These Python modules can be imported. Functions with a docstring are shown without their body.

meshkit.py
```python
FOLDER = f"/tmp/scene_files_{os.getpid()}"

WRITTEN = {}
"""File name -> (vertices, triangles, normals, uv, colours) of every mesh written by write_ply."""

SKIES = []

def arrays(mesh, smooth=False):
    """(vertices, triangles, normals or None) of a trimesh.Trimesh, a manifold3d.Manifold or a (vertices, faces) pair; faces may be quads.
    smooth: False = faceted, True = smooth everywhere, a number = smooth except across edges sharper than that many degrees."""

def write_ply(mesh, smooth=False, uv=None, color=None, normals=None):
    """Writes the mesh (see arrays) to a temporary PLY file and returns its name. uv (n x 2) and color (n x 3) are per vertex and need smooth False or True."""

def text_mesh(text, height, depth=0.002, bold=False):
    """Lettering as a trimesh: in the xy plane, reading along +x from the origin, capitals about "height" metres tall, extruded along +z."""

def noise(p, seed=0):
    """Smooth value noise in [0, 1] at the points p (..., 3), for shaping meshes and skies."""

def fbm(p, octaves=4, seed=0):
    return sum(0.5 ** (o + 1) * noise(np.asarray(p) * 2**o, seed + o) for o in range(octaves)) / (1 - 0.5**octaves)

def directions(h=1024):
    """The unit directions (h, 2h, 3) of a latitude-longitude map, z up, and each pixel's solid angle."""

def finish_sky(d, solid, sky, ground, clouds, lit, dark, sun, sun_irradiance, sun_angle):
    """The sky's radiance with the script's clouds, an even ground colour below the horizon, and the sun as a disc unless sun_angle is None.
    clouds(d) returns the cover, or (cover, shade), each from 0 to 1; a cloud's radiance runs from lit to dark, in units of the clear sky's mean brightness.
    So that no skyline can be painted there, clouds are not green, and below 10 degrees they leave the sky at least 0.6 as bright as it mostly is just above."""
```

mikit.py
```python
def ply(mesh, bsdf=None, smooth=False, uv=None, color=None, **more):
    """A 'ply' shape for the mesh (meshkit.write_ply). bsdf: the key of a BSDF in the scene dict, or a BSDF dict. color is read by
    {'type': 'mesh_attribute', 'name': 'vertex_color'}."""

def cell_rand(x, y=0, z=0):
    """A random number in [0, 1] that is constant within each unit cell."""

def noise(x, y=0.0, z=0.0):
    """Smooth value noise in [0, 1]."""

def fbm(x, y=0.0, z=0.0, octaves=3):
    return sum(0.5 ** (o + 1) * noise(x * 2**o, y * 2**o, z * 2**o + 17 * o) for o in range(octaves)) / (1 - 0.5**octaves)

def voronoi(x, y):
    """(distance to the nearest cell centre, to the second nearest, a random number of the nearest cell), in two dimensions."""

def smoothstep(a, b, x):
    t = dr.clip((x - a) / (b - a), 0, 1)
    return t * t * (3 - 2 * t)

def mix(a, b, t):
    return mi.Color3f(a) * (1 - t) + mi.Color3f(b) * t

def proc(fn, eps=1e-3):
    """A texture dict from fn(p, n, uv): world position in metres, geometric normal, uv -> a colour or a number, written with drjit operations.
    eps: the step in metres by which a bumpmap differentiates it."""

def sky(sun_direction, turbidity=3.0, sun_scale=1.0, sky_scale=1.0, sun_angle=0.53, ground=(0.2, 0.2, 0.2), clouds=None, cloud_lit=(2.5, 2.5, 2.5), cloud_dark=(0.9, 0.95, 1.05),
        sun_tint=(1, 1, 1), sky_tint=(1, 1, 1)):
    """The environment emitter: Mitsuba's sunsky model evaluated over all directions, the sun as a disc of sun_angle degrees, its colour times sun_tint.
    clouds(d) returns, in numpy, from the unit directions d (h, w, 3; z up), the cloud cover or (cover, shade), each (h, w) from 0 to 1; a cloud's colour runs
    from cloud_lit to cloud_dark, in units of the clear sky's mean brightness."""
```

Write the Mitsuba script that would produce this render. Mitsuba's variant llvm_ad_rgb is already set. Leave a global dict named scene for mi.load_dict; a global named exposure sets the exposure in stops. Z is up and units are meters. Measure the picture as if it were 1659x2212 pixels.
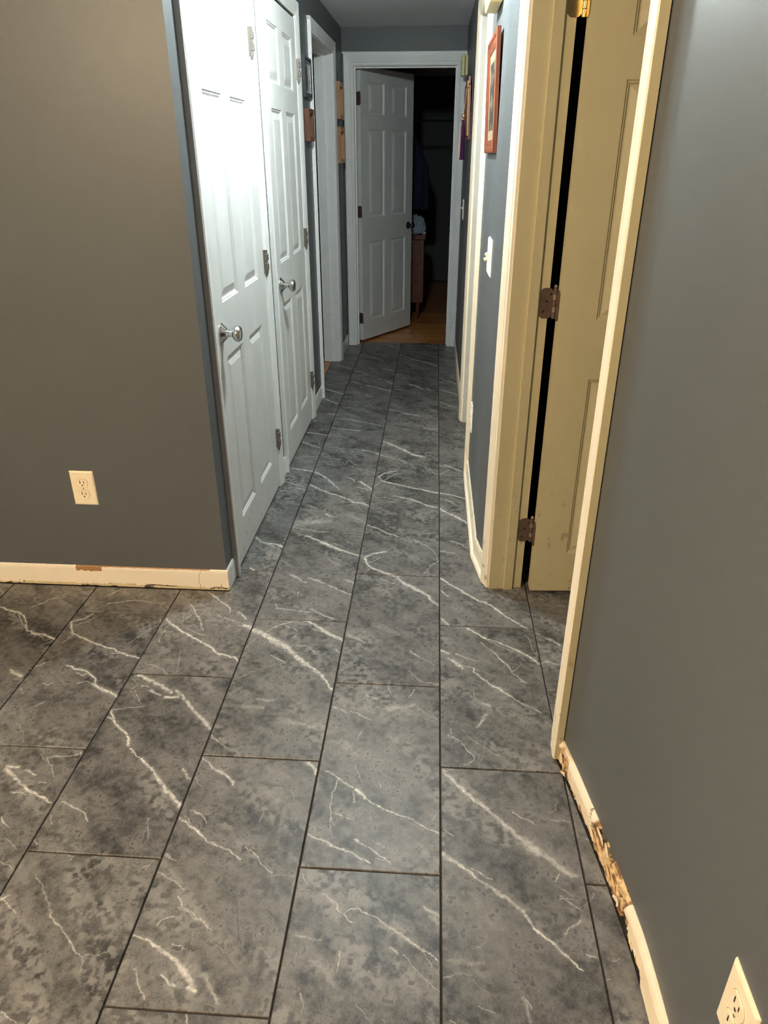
import math, random
import numpy as np, trimesh, drjit as dr, mitsuba as mi, mikit, meshkit
import manifold3d as m3
from shapely.geometry import Polygon, LineString, box as sbox
from shapely.ops import unary_union
from shapely import affinity
from mikit import noise, fbm, smoothstep, mix, cell_rand

T4 = mi.ScalarTransform4f
scene, labels = {}, {}
random.seed(7)
rng = np.random.default_rng(11)

# ------------------------------------------------------------------ camera, lamps, exposure
EYE = np.array([0.0, 0.0, 1.3779])
PITCH, YAW = math.radians(26.348), math.radians(-3.819)
FWD = np.array([math.sin(YAW) * math.cos(PITCH), math.cos(YAW) * math.cos(PITCH), -math.sin(PITCH)])
scene['camera'] = {'type': 'perspective', 'fov': math.degrees(2 * math.atan(1659 / 2 / 1555.47)), 'fov_axis': 'x', 'near_clip': 0.05, 'far_clip': 60.0,
                   'to_world': T4().look_at(origin=EYE.tolist(), target=(EYE + FWD).tolist(), up=[0, 0, 1])}
exposure = 0.0
HALL_LAMP, HALL_RADIUS, HALL_POWER, HALL_TINT = (-0.245, 2.574, 2.035), 0.05, 6.0, (0.89, 1.0, 0.985)     # the bulb in the hallway, bluish white
ROOM_LAMP, ROOM_RADIUS, ROOM_POWER, ROOM_TINT = (-1.45, -0.45, 2.02), 0.06, 25.5, (1.0, 0.755, 0.48)          # the bulb in the near room, warm


def bulb_light(power, radius, tint):
    """power: radiant intensity straight out of the bulb (W/sr)."""
    L = power / (math.pi * radius ** 2)
    return {'type': 'area', 'radiance': {'type': 'rgb', 'value': [float(L * c) for c in tint]}}


# ------------------------------------------------------------------ helpers
def numbered(key):
    if key not in scene and not any(k.startswith(key + '__') for k in scene) and key not in labels:
        return key
    n = 1
    while f'{key}_{n:03d}' in scene or f'{key}_{n:03d}' in labels or any(k.startswith(f'{key}_{n:03d}__') for k in scene):
        n += 1
    return f'{key}_{n:03d}'


def put(name, mesh, bsdf, parent=None, smooth=False, M=None, **more):
    """One entry of the scene; M moves the mesh from the wall's own frame into the room."""
    if hasattr(mesh, 'to_mesh'):
        mm = mesh.to_mesh()
        mesh = trimesh.Trimesh(mm.vert_properties[:, :3], mm.tri_verts, process=False)
    if M is not None:
        mesh = mesh.copy()
        mesh.apply_transform(M)
    base = name if parent is None else parent + '__' + name
    key, n = base, 0
    while key in scene:
        n += 1
        key = f'{base}_{n:03d}'
    scene[key] = mikit.ply(mesh, bsdf, smooth=smooth, **more)
    return key


def say(key, label, category=None, group=None, kind=None):
    d = labels.setdefault(key, {})
    d['label'] = label
    if category: d['category'] = category
    if group: d['group'] = group
    if kind: d['kind'] = kind
    return key


def structure(key, label=None):
    labels.setdefault(key, {})['kind'] = 'structure'
    if label: labels[key]['label'] = label
    return key


def frame(origin, xdir):
    """A wall's own frame: x' out of the wall into the room, y' along the wall, z up."""
    x = np.array([xdir[0], xdir[1], 0.0]); x /= np.linalg.norm(x)
    M = np.eye(4); M[:3, 0] = x; M[:3, 1] = np.cross([0, 0, 1], x); M[:3, 3] = origin
    return M


def shift(x=0, y=0, z=0):
    M = np.eye(4); M[:3, 3] = (x, y, z); return M


def rot(axis, deg):
    return trimesh.transformations.rotation_matrix(math.radians(deg), axis)


def bx(x0, x1, y0, y1, z0, z1, bevel=0.0):
    b = m3.Manifold.cube((x1 - x0, y1 - y0, z1 - z0)).translate((x0, y0, z0))
    if bevel > 0:
        pts = []
        for i in range(2):
            for j in range(2):
                for k in range(2):
                    X, Y, Z = (x0, x1)[i], (y0, y1)[j], (z0, z1)[k]
                    sx, sy, sz = bevel * (1 - 2 * i), bevel * (1 - 2 * j), bevel * (1 - 2 * k)
                    pts += [(X + sx, Y + sy, Z), (X + sx, Y, Z + sz), (X, Y + sy, Z + sz)]
        b = m3.Manifold.hull_points(np.array(pts))
    return b


def tm(man):
    mm = man.to_mesh()
    return trimesh.Trimesh(mm.vert_properties[:, :3], mm.tri_verts, process=False)


def join(*parts):
    return trimesh.util.concatenate([tm(p) if hasattr(p, 'to_mesh') else p for p in parts])


def prism(pts, h):
    """Polygon (x, y) extruded upward."""
    return m3.Manifold.extrude(m3.CrossSection([[tuple(p) for p in pts]], m3.FillRule.NonZero), h)


def wall_plate(poly, x0, x1):
    """A shapely polygon in (y', z), extruded from x0 to x1 along x'."""
    m = trimesh.creation.extrude_polygon(poly, x1 - x0)
    v = m.vertices
    m.vertices = np.stack([v[:, 2] + x0, v[:, 0], v[:, 1]], 1)
    return m


def rings(y0, y1, z0, z1, prof, cap=True):
    """Nested rectangles in the wall plane: prof is a list of (inset, height x')."""
    V, F = [], []
    for a, h in prof:
        V += [(h, y0 + a, z0 + a), (h, y1 - a, z0 + a), (h, y1 - a, z1 - a), (h, y0 + a, z1 - a)]
    for r in range(len(prof) - 1):
        for i in range(4):
            a, b, c, d = 4 * r + i, 4 * r + (i + 1) % 4, 4 * r + 4 + (i + 1) % 4, 4 * r + 4 + i
            F += [(a, b, c), (a, c, d)]
    if cap:
        r = 4 * (len(prof) - 1)
        F += [(r, r + 1, r + 2), (r, r + 2, r + 3)]
    return trimesh.Trimesh(np.array(V, float), np.array(F), process=False)


def lathe(prof, n=40, cap=True):
    """Profile (radius, x') turned about the x' axis."""
    a = np.linspace(0, 2 * np.pi, n, endpoint=False)
    V = np.array([(h, r * math.cos(t), r * math.sin(t)) for r, h in prof for t in a])
    F = []
    for k in range(len(prof) - 1):
        for i in range(n):
            p, q = k * n + i, k * n + (i + 1) % n
            F += [(p, q, q + n), (p, q + n, p + n)]
    return trimesh.Trimesh(V, np.array(F), process=False)


def upright(mesh):
    """Turns x' up, for lathed things that stand or hang."""
    mesh = mesh.copy(); v = mesh.vertices
    mesh.vertices = np.stack([v[:, 1], v[:, 2], v[:, 0]], 1)
    return mesh


def tube(points, r, n=8):
    pts = np.array(points, float)
    V, F = [], []
    for i, p in enumerate(pts):
        t = pts[min(i + 1, len(pts) - 1)] - pts[max(i - 1, 0)]; t /= np.linalg.norm(t)
        a = np.cross(t, [0.31, 0.2, 0.9] if abs(t[2]) < .9 else [1, .1, 0]); a /= np.linalg.norm(a); b = np.cross(t, a)
        rr = r[i] if hasattr(r, '__len__') else r
        V += [p + rr * (math.cos(k) * a + math.sin(k) * b) for k in np.linspace(0, 2 * np.pi, n, endpoint=False)]
    for i in range(len(pts) - 1):
        for k in range(n):
            a, b = i * n + k, i * n + (k + 1) % n
            F += [(a, b, b + n), (a, b + n, a + n)]
    c0, c1 = len(V), len(V) + 1
    V += [pts[0], pts[-1]]
    for k in range(n):
        F += [(c0, (k + 1) % n, k), (c1, (len(pts) - 1) * n + k, (len(pts) - 1) * n + (k + 1) % n)]
    return trimesh.Trimesh(np.array(V), np.array(F), process=False)


# ------------------------------------------------------------------ materials
def rgb(c):
    return {'type': 'rgb', 'value': list(map(float, c))}


def mat(key, color, rough=0.5, spec=0.5, metallic=0.0, **more):
    tex = mikit.proc(color) if callable(color) else rgb(color)
    scene[key] = {'type': 'twosided', 'bsdf': {'type': 'principled', 'base_color': tex, 'roughness': rough, 'specular': spec, 'metallic': metallic, **more}}


def soiled(base, dirt=(0.25, 0.19, 0.12), low=0.35, amount=0.55):
    """Paint with scuffs that gather toward the floor."""
    def fn(p, n, uv):
        big = fbm(p.x * 9, p.y * 9, p.z * 5)
        f = fbm(p.x * 70, p.y * 70, p.z * 26)
        spots = smoothstep(.70, .80, f) * smoothstep(low, 0.0, p.z) * amount
        return mix(mi.Color3f(*base) * (0.93 + 0.14 * big), dirt, spots)
    return fn


def wall_color(p, n, uv):
    f = fbm(p.x * 3.1, p.y * 3.1, p.z * 3.1)
    return mi.Color3f(.089, .097, .103) * (0.94 + 0.12 * f)


mat('mat_wall', wall_color, 0.44, 0.32)
mat('mat_ceiling', (.80, .83, .87), 0.7, 0.3)
mat('mat_white', soiled((.80, .81, .80)), 0.42, 0.28)
mat('mat_door', soiled((.66, .67, .66)), 0.42, 0.25)
mat('mat_trim', soiled((.87, .88, .88)), 0.42, 0.28)
mat('mat_jamb', soiled((.86, .87, .87), (.46, .40, .30), 1.0, .5), 0.45, 0.4)
mat('mat_jamb_shaded', soiled((.42, .41, .37), (.24, .20, .14), 1.4, .5), 0.45, 0.4)  # darker jamb copy, shade of the far doorway mixed into its base colour
mat('mat_cream', soiled((.80, .735, .60), (.12, .08, .05), .5, .6), 0.38, 0.45)
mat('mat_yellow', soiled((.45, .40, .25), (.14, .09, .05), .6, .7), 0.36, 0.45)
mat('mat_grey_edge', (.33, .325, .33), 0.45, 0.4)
mat('mat_gap', (.012, .011, .010), 0.9, 0.1)
mat('mat_grout', (.030, .026, .024), 0.8, 0.2)
mat('mat_chrome', (.60, .60, .60), 0.16, 0.5, 1.0)
mat('mat_nickel', (.22, .195, .175), 0.4, 0.5, 0.9)
mat('mat_brass', (.62, .45, .20), 0.28, 0.5, 1.0)
mat('mat_bronze', lambda p, n, uv: mi.Color3f(.095, .062, .046) * (0.8 + 0.5 * fbm(p.x * 90, p.y * 90, p.z * 60)), 0.42, 0.5, 0.25)
mat('mat_pin', (.34, .26, .20), 0.35, 0.5, 0.7)
mat('mat_dark_metal', (.05, .045, .045), 0.3, 0.5, 0.8)
mat('mat_ivory', (.84, .74, .55), 0.3, 0.5)
mat('mat_plastic', (.88, .88, .86), 0.28, 0.5)
mat('mat_toggle', (.86, .78, .55), 0.3, 0.5)
mat('mat_aged_plastic', (.66, .60, .28), 0.4, 0.4)
mat('mat_slot', (.05, .035, .025), 0.6, 0.3)
mat('mat_rim', (.42, .33, .22), 0.5, 0.3)
mat('mat_black', (.010, .010, .012), 0.8, 0.1)
mat('mat_room_dark', (.10, .10, .11), 0.8, 0.2)
mat('mat_lamp_white', (.85, .85, .85), 0.5, 0.3)


def wood(c0, c1, ax):
    def fn(p, n, uv):
        a = (p.x, p.y, p.z)
        u, o = a[ax], [a[i] for i in range(3) if i != ax]
        g = fbm(u * 6 + 3, o[0] * 90, o[1] * 90)
        return mix(c0, c1, smoothstep(.25, .75, g))
    return fn


mat('mat_red_frame', wood((.115, .030, .014), (.215, .062, .028), 2), 0.28, 0.6)
mat('mat_brown_frame', wood((.10, .038, .020), (.17, .068, .036), 2), 0.35, 0.5)
mat('mat_oak_frame', wood((.36, .155, .050), (.52, .25, .09), 2), 0.35, 0.5)
mat('mat_black_frame', (.030, .035, .045), 0.3, 0.5)
mat('mat_silver_lip', (.60, .62, .64), 0.3, 0.5, 0.5)
mat('mat_mat_tan', (.22, .17, .115), 0.7, 0.2)
mat('mat_mat_white', (.74, .76, .78), 0.6, 0.2)
mat('mat_picture', lambda p, n, uv: mix((.035, .040, .034), (.16, .13, .09), smoothstep(.45, .75, fbm(p.x * 20, p.y * 22, p.z * 26))), 0.25, 0.5)
mat('mat_picture_brown', lambda p, n, uv: mix((.05, .03, .025), (.20, .13, .08), smoothstep(.4, .8, fbm(p.x * 20, p.y * 25, p.z * 30 + 4))), 0.3, 0.5)
mat('mat_dresser', wood((.075, .018, .012), (.135, .034, .022), 2), 0.35, 0.5)
mat('mat_cloth_blue', (.30, .38, .46), 0.9, 0.2)
mat('mat_cloth_navy', (.018, .018, .040), 0.95, 0.1)
mat('mat_paper', (.62, .60, .56), 0.8, 0.2)
mat('mat_purple', (.055, .008, .060), 0.7, 0.3)
mat('mat_cord', (.78, .64, .56), 0.5, 0.4)
mat('mat_copper', (.72, .42, .30), 0.3, 0.5, 0.6)
for i, (a, b) in enumerate((((.34, .125, .032), (.46, .19, .055)), ((.29, .10, .026), (.40, .155, .045)), ((.40, .16, .045), (.52, .225, .07)))):
    mat(f'mat_plank_{i}', wood(a, b, 0), 0.22, 0.5)

# ------------------------------------------------------------------ the printed stone of the floor tiles
TW, TL, TX = 0.3048, 0.6096, 0.05224
OFF = (0.125, 0.430)             # joint offset of even and odd columns: half a tile


def tile_of(x, y):
    c = math.floor((x - TX) / TW); o = OFF[c % 2]
    r = math.floor((y - o) / TL)
    return c, r


# Veins printed on the tiles: x0, y0, x1, y1 in mm on the floor, widths in 0.1 mm at both ends, strength in percent (negative: dark cracks).
VEINS = np.array('''
-1443 1964 -1400 1946 83 84 90  -1400 1946 -1361 1936 94 96 90  -1361 1936 -1334 1920 75 77 90  -1334 1920 -1307 1881 59 60 90  -1307 1881 -1287 1847 60 61 90  -1287 1847 -1255 1820 66 67 90  -1255 1820 -1222 1822 113 115 90  -1222 1822 -1170 1798 85 86 90
-1360 1932 -1326 1884 37 35 75  -1326 1884 -1281 1839 36 34 75  -1281 1839 -1240 1821 44 41 75  -1240 1821 -1203 1794 34 31 75  -1331 1967 -1301 2010 80 70 50  -1301 2010 -1256 2056 74 64 50  -1308 2046 -1311 2081 40 34 35  -1084 2007 -1040 2021 71 69 50
-1040 2021 -999 2030 69 67 50  -999 2030 -942 2024 60 58 50  -942 2024 -892 2021 59 57 50  -892 2021 -864 1988 35 34 50  -1080 2011 -1029 2022 50 47 -50  -1029 2022 -975 2024 45 42 -50  -975 2024 -902 2019 40 37 -50  -1100 2060 -1087 2081 77 87 60
-1087 2081 -1080 2091 90 100 60  -1106 1944 -1125 1916 74 80 85  -1125 1916 -1150 1900 85 92 85  -1150 1900 -1161 1891 91 97 85  -1159 1891 -1141 1857 76 80 90  -1141 1857 -1127 1832 79 83 90  -1127 1832 -1082 1808 73 73 95  -1082 1808 -1042 1788 73 73 95
-1042 1788 -1001 1773 79 79 95  -1001 1773 -966 1761 79 79 95  -966 1761 -928 1741 71 71 95  -928 1741 -900 1732 79 79 95  -900 1732 -864 1722 80 80 95  -1118 1820 -1133 1797 52 47 50  -1133 1797 -1146 1777 47 43 50  -1138 1875 -1107 1899 57 53 50
-1107 1899 -1088 1927 50 45 50  -975 1735 -933 1741 48 32 45  -878 1950 -863 1900 20 31 40  -864 1897 -893 1861 43 40 45  -893 1861 -910 1826 36 34 45  -910 1826 -928 1792 34 31 45  -1069 1673 -1034 1659 81 87 90  -1034 1659 -1002 1652 96 102 90
-1002 1652 -974 1632 78 83 90  -974 1632 -955 1616 79 83 90  -955 1616 -946 1592 79 62 85  -953 1595 -916 1573 100 103 85  -916 1573 -888 1562 113 116 85  -888 1562 -862 1549 110 113 85  -1026 1643 -1006 1630 40 35 60  -1006 1630 -993 1638 55 47 60
-998 1592 -984 1607 53 49 55  -984 1607 -953 1595 36 33 55  -1102 1589 -1086 1579 28 24 50  -1086 1579 -1074 1599 37 29 50  -1167 1660 -1147 1673 67 54 50  -1147 1673 -1129 1686 54 42 50  -1157 1564 -1136 1539 63 55 35  -1097 1427 -1055 1389 23 21 35
-1055 1389 -1038 1361 20 19 35  -1072 1497 -1058 1514 128 86 30  -873 1347 -868 1323 34 34 60  -951 1311 -912 1315 43 38 50  -912 1315 -872 1325 40 34 50  -947 1307 -922 1277 35 28 60  -922 1277 -904 1248 28 21 60  -973 1321 -925 1282 22 20 40
-925 1282 -888 1249 19 18 40  -1036 1270 -1003 1246 139 132 60  -1003 1246 -975 1223 128 121 60  -975 1223 -939 1201 126 100 75  -939 1201 -910 1189 107 80 75  -910 1189 -869 1173 80 53 75  -1038 1274 -1006 1274 100 80 80  -985 1265 -951 1250 70 55 70
-983 1196 -951 1194 54 49 50  -951 1194 -933 1190 45 41 50  -932 1229 -912 1228 65 46 55  -755 2096 -710 2056 68 61 70  -710 2056 -656 2007 59 53 70  -656 2007 -654 1979 50 39 70  -622 1985 -589 1951 136 99 75  -800 2026 -770 1980 43 47 70
-770 1980 -738 1928 45 49 70  -738 1928 -712 1877 47 50 70  -804 1969 -792 1924 31 31 40  -792 1924 -765 1981 46 46 40  -852 1929 -824 1902 103 101 90  -824 1902 -782 1868 106 104 90  -782 1868 -736 1837 108 106 90  -736 1837 -694 1813 110 107 90
-694 1813 -656 1785 99 97 90  -656 1785 -634 1759 84 83 90  -634 1759 -602 1752 114 119 90  -602 1752 -576 1744 115 119 90  -576 1744 -555 1725 95 99 90  -696 1967 -659 1946 43 47 50  -659 1946 -625 1935 52 56 50  -625 1935 -590 1920 53 57 50
-590 1920 -556 1909 59 63 50  -836 1869 -841 1830 63 57 45  -841 1830 -832 1806 43 38 45  -767 1886 -728 1859 50 44 50  -728 1859 -688 1845 51 44 50  -754 1775 -739 1714 29 29 35  -739 1714 -730 1663 29 29 35  -838 1700 -788 1681 37 34 40
-788 1681 -750 1654 29 27 40  -836 1641 -796 1623 148 163 80  -796 1623 -757 1604 159 174 80  -757 1604 -718 1573 153 166 80  -725 1553 -692 1556 145 159 85  -700 1581 -663 1544 184 173 60  -663 1544 -630 1507 166 155 60  -630 1507 -593 1473 158 147 60
-593 1473 -566 1439 137 126 60  -780 1579 -743 1558 93 62 75  -812 1597 -791 1597 67 54 60  -856 1633 -824 1600 27 27 40  -824 1600 -835 1579 40 40 40  -825 1576 -783 1520 34 21 50  -860 1489 -822 1501 40 37 50  -822 1501 -774 1514 37 33 50
-837 1572 -793 1529 22 22 40  -860 1491 -833 1451 63 69 95  -833 1451 -803 1420 69 75 95  -803 1420 -778 1401 78 84 95  -773 1393 -757 1360 116 77 90  -751 1352 -715 1323 55 55 90  -708 1320 -676 1294 78 89 85  -676 1294 -645 1265 86 98 85
-645 1263 -613 1228 131 135 70  -613 1228 -586 1206 137 142 70  -586 1206 -563 1182 137 141 70  -855 1463 -843 1459 72 51 60  -588 1294 -564 1263 82 59 60  -695 1318 -654 1277 19 17 -60  -654 1277 -609 1238 17 15 -60  -739 1387 -710 1389 226 170 -35
-559 1416 -528 1395 36 41 50  -528 1395 -502 1374 39 44 50  -557 1338 -524 1309 49 69 60  -524 1309 -491 1290 73 94 60  -491 1290 -467 1274 83 70 70  -467 1274 -451 1256 65 53 70  -553 1271 -529 1243 30 30 40  -644 1647 -634 1613 27 22 -50
-688 1637 -628 1592 26 21 -40  -563 1772 -526 1864 32 25 30  -846 1176 -810 1163 84 63 50  -810 1163 -776 1143 57 38 50  -777 1145 -760 1124 50 28 70  -738 1131 -689 1131 24 22 -60  -689 1131 -657 1124 20 19 -60  -657 1124 -611 1125 20 19 -60
-688 1129 -671 1155 26 26 -50  -624 1143 -605 1088 39 31 35  -856 1133 -838 1112 35 28 40  -862 1071 -846 1056 26 26 50  -967 1125 -935 1094 34 27 60  -928 1071 -884 1042 27 27 35  -906 1010 -871 995 34 20 40  -859 927 -837 917 43 37 50
-837 917 -809 898 35 29 50  -856 921 -844 932 47 38 50  -812 982 -774 948 31 35 35  -774 948 -757 930 35 39 35  -757 930 -746 908 42 46 35  -746 908 -715 880 41 41 45  -715 880 -683 857 40 40 45  -683 857 -655 828 40 40 45
-655 828 -634 816 28 22 40  -634 816 -623 788 25 19 35  -637 818 -591 831 29 21 30  -683 698 -661 718 21 21 -40  -661 718 -645 737 22 22 -40  -739 713 -716 706 25 22 60  -716 706 -700 697 21 19 60  -680 698 -669 710 22 18 40
-771 1036 -750 1033 40 32 30  -750 1033 -753 1022 37 28 30  -588 1014 -577 1027 37 33 40  -577 1027 -579 1010 29 25 40  -551 1148 -521 1128 55 63 70  -521 1128 -496 1113 79 71 70  -496 1113 -470 1092 68 61 70  -470 1092 -430 1076 48 57 50
-430 1076 -385 1051 54 62 50  -539 1154 -517 1128 30 30 60  -533 1174 -506 1161 34 34 50  -506 1161 -483 1138 31 31 50  -381 1082 -356 1066 31 34 45  -356 1066 -337 1043 32 34 45  -337 1043 -310 1024 35 37 45  -429 1002 -404 979 17 17 -70
-404 979 -371 952 17 17 -70  -369 952 -350 901 21 19 -70  -350 901 -331 833 19 17 -70  -425 878 -380 853 16 16 -60  -380 853 -326 809 15 15 -60  -334 994 -309 964 17 17 -50  -322 959 -277 917 17 17 -40  -277 917 -258 889 17 17 -40
-321 906 -291 880 16 13 -40  -537 1078 -487 1046 19 19 -40  -487 1046 -456 1031 19 19 -40  -491 952 -470 930 45 42 50  -470 930 -443 913 42 39 50  -443 913 -404 890 39 58 45  -483 933 -442 909 33 26 40  -560 1012 -524 993 35 32 40
-524 993 -487 971 31 28 40  -515 890 -508 905 48 40 45  -508 905 -485 912 39 31 45  -472 871 -456 878 30 30 -40  -456 878 -439 877 27 27 -40  -470 856 -439 846 31 25 50  -555 869 -523 859 44 75 75  -523 859 -494 846 73 103 75
-493 844 -464 829 119 134 70  -464 829 -439 813 131 146 70  -439 813 -420 795 145 159 60  -420 795 -408 777 162 177 60  -417 775 -399 770 103 86 80  -473 796 -455 783 56 48 65  -455 783 -441 778 48 40 65  -508 818 -493 814 72 48 40
-549 851 -529 830 29 26 45  -529 830 -523 804 30 27 45  -525 801 -509 776 29 29 50  -509 776 -488 750 28 28 50  -534 790 -509 767 22 22 45  -509 767 -489 750 22 22 45  -395 800 -372 776 145 116 35  -372 776 -354 759 113 85 35
-361 762 -352 750 69 57 50  -425 766 -425 750 20 20 35  -496 735 -475 721 42 31 45  -475 721 -456 713 31 21 45  -542 742 -527 733 16 16 -60  -551 1051 -521 1038 53 38 35  -587 1914 -551 1891 198 264 80  -546 1887 -512 1869 245 273 85
-512 1869 -476 1839 242 266 85  -476 1839 -443 1818 358 371 75  -443 1818 -421 1800 345 357 75  -421 1800 -385 1760 273 245 75  -385 1760 -352 1726 246 219 75  -352 1726 -320 1700 160 165 70  -320 1700 -294 1674 156 161 70  -294 1674 -271 1635 95 76 80
-271 1635 -252 1610 78 59 80  -470 1764 -438 1744 49 42 75  -438 1744 -412 1729 43 37 75  -505 1881 -482 1912 58 58 50  -482 1912 -432 1941 66 66 50  -454 1922 -404 1892 42 42 45  -415 1819 -357 1815 46 42 40  -357 1815 -332 1779 29 26 40
-389 1951 -355 1929 99 134 70  -355 1929 -327 1906 125 158 70  -327 1906 -289 1875 196 183 70  -289 1875 -252 1854 195 181 70  -356 1904 -315 1890 76 61 50  -270 1806 -256 1788 44 44 60  -421 1851 -389 1893 49 42 40  -492 2240 -461 2218 66 66 55
-461 2218 -446 2198 53 53 55  -446 2198 -427 2184 64 64 55  -422 2218 -392 2202 88 79 60  -392 2202 -362 2184 77 68 60  -344 2175 -303 2147 82 98 50  -303 2147 -259 2116 97 113 50  -284 2214 -251 2191 169 136 40  -506 2043 -498 2016 51 48 45
-498 2016 -429 2007 81 75 45  -429 2007 -382 2004 76 70 45  -385 2023 -350 1994 56 70 55  -350 1994 -296 1967 77 93 55  -444 2123 -441 2090 43 32 50  -222 2326 -191 2295 66 72 60  -191 2295 -151 2271 81 88 60  -151 2271 -102 2242 87 93 60
-102 2242 -70 2198 118 154 75  -70 2198 -31 2170 182 226 75  -31 2170 6 2138 230 189 70  6 2138 28 2097 151 118 70  28 2097 48 2070 113 99 70  -159 2228 -108 2200 74 55 50  -241 1883 -210 1865 70 78 50  -210 1865 -184 1846 74 80 50
-40 1810 -12 1785 64 51 70  -12 1785 39 1748 33 26 50  -42 1718 -5 1669 33 30 40  -5 1669 48 1662 37 34 40  -154 1942 -82 1897 443 221 20  -98 1646 -87 1608 45 27 45  -158 1600 -127 1586 83 59 50  -21 1631 -37 1598 58 39 50
-194 1532 -163 1516 55 44 45  -163 1516 -132 1500 43 33 45  -248 1544 -228 1536 28 25 -60  -228 1536 -208 1513 21 19 -60  -247 1525 -223 1494 23 21 -60  -223 1494 -200 1476 22 20 -60  -242 1547 -205 1525 108 65 40  -157 1456 -166 1427 35 35 50
-94 1545 -20 1568 239 179 22  -11 1556 44 1512 44 27 30  -493 1530 -442 1528 240 180 22  -463 1564 -419 1560 183 122 25  -386 1484 -284 1461 330 220 20  -548 1643 -495 1688 34 30 35  -495 1688 -447 1720 32 28 35  -286 1340 -266 1324 85 98 60
-266 1324 -255 1300 87 99 60  -233 1314 -206 1298 53 44 45  -206 1298 -177 1274 42 34 45  -398 1293 -381 1342 22 17 -50  -395 1267 -374 1270 24 22 -40  -374 1270 -362 1286 21 18 -40  -425 1265 -326 1257 23 18 -40  -282 1342 -267 1324 99 82 55
-267 1324 -252 1309 84 67 55  -233 1314 -215 1306 59 57 60  -215 1306 -197 1287 51 50 60  -197 1287 -178 1279 55 53 60  -178 1279 -161 1261 48 46 60  -152 1257 -139 1247 135 118 75  -139 1247 -128 1233 111 95 75  -128 1233 -116 1223 46 46 60
-116 1223 -85 1207 48 48 60  -85 1207 -47 1190 48 48 60  -47 1190 -15 1180 41 43 60  -15 1180 11 1163 42 44 60  11 1163 50 1145 44 46 60  -200 1283 -207 1246 38 36 50  -207 1246 -208 1217 35 33 50  -208 1217 -204 1181 32 31 50
-204 1181 -198 1144 30 29 50  -204 1181 -192 1151 23 23 45  -199 1144 -190 1118 28 22 35  -157 1250 -152 1220 41 35 45  -216 1205 -199 1185 24 23 35  -199 1185 -157 1172 25 23 35  -171 1295 -170 1275 24 18 -50  -200 1287 -214 1276 23 23 -50
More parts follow.
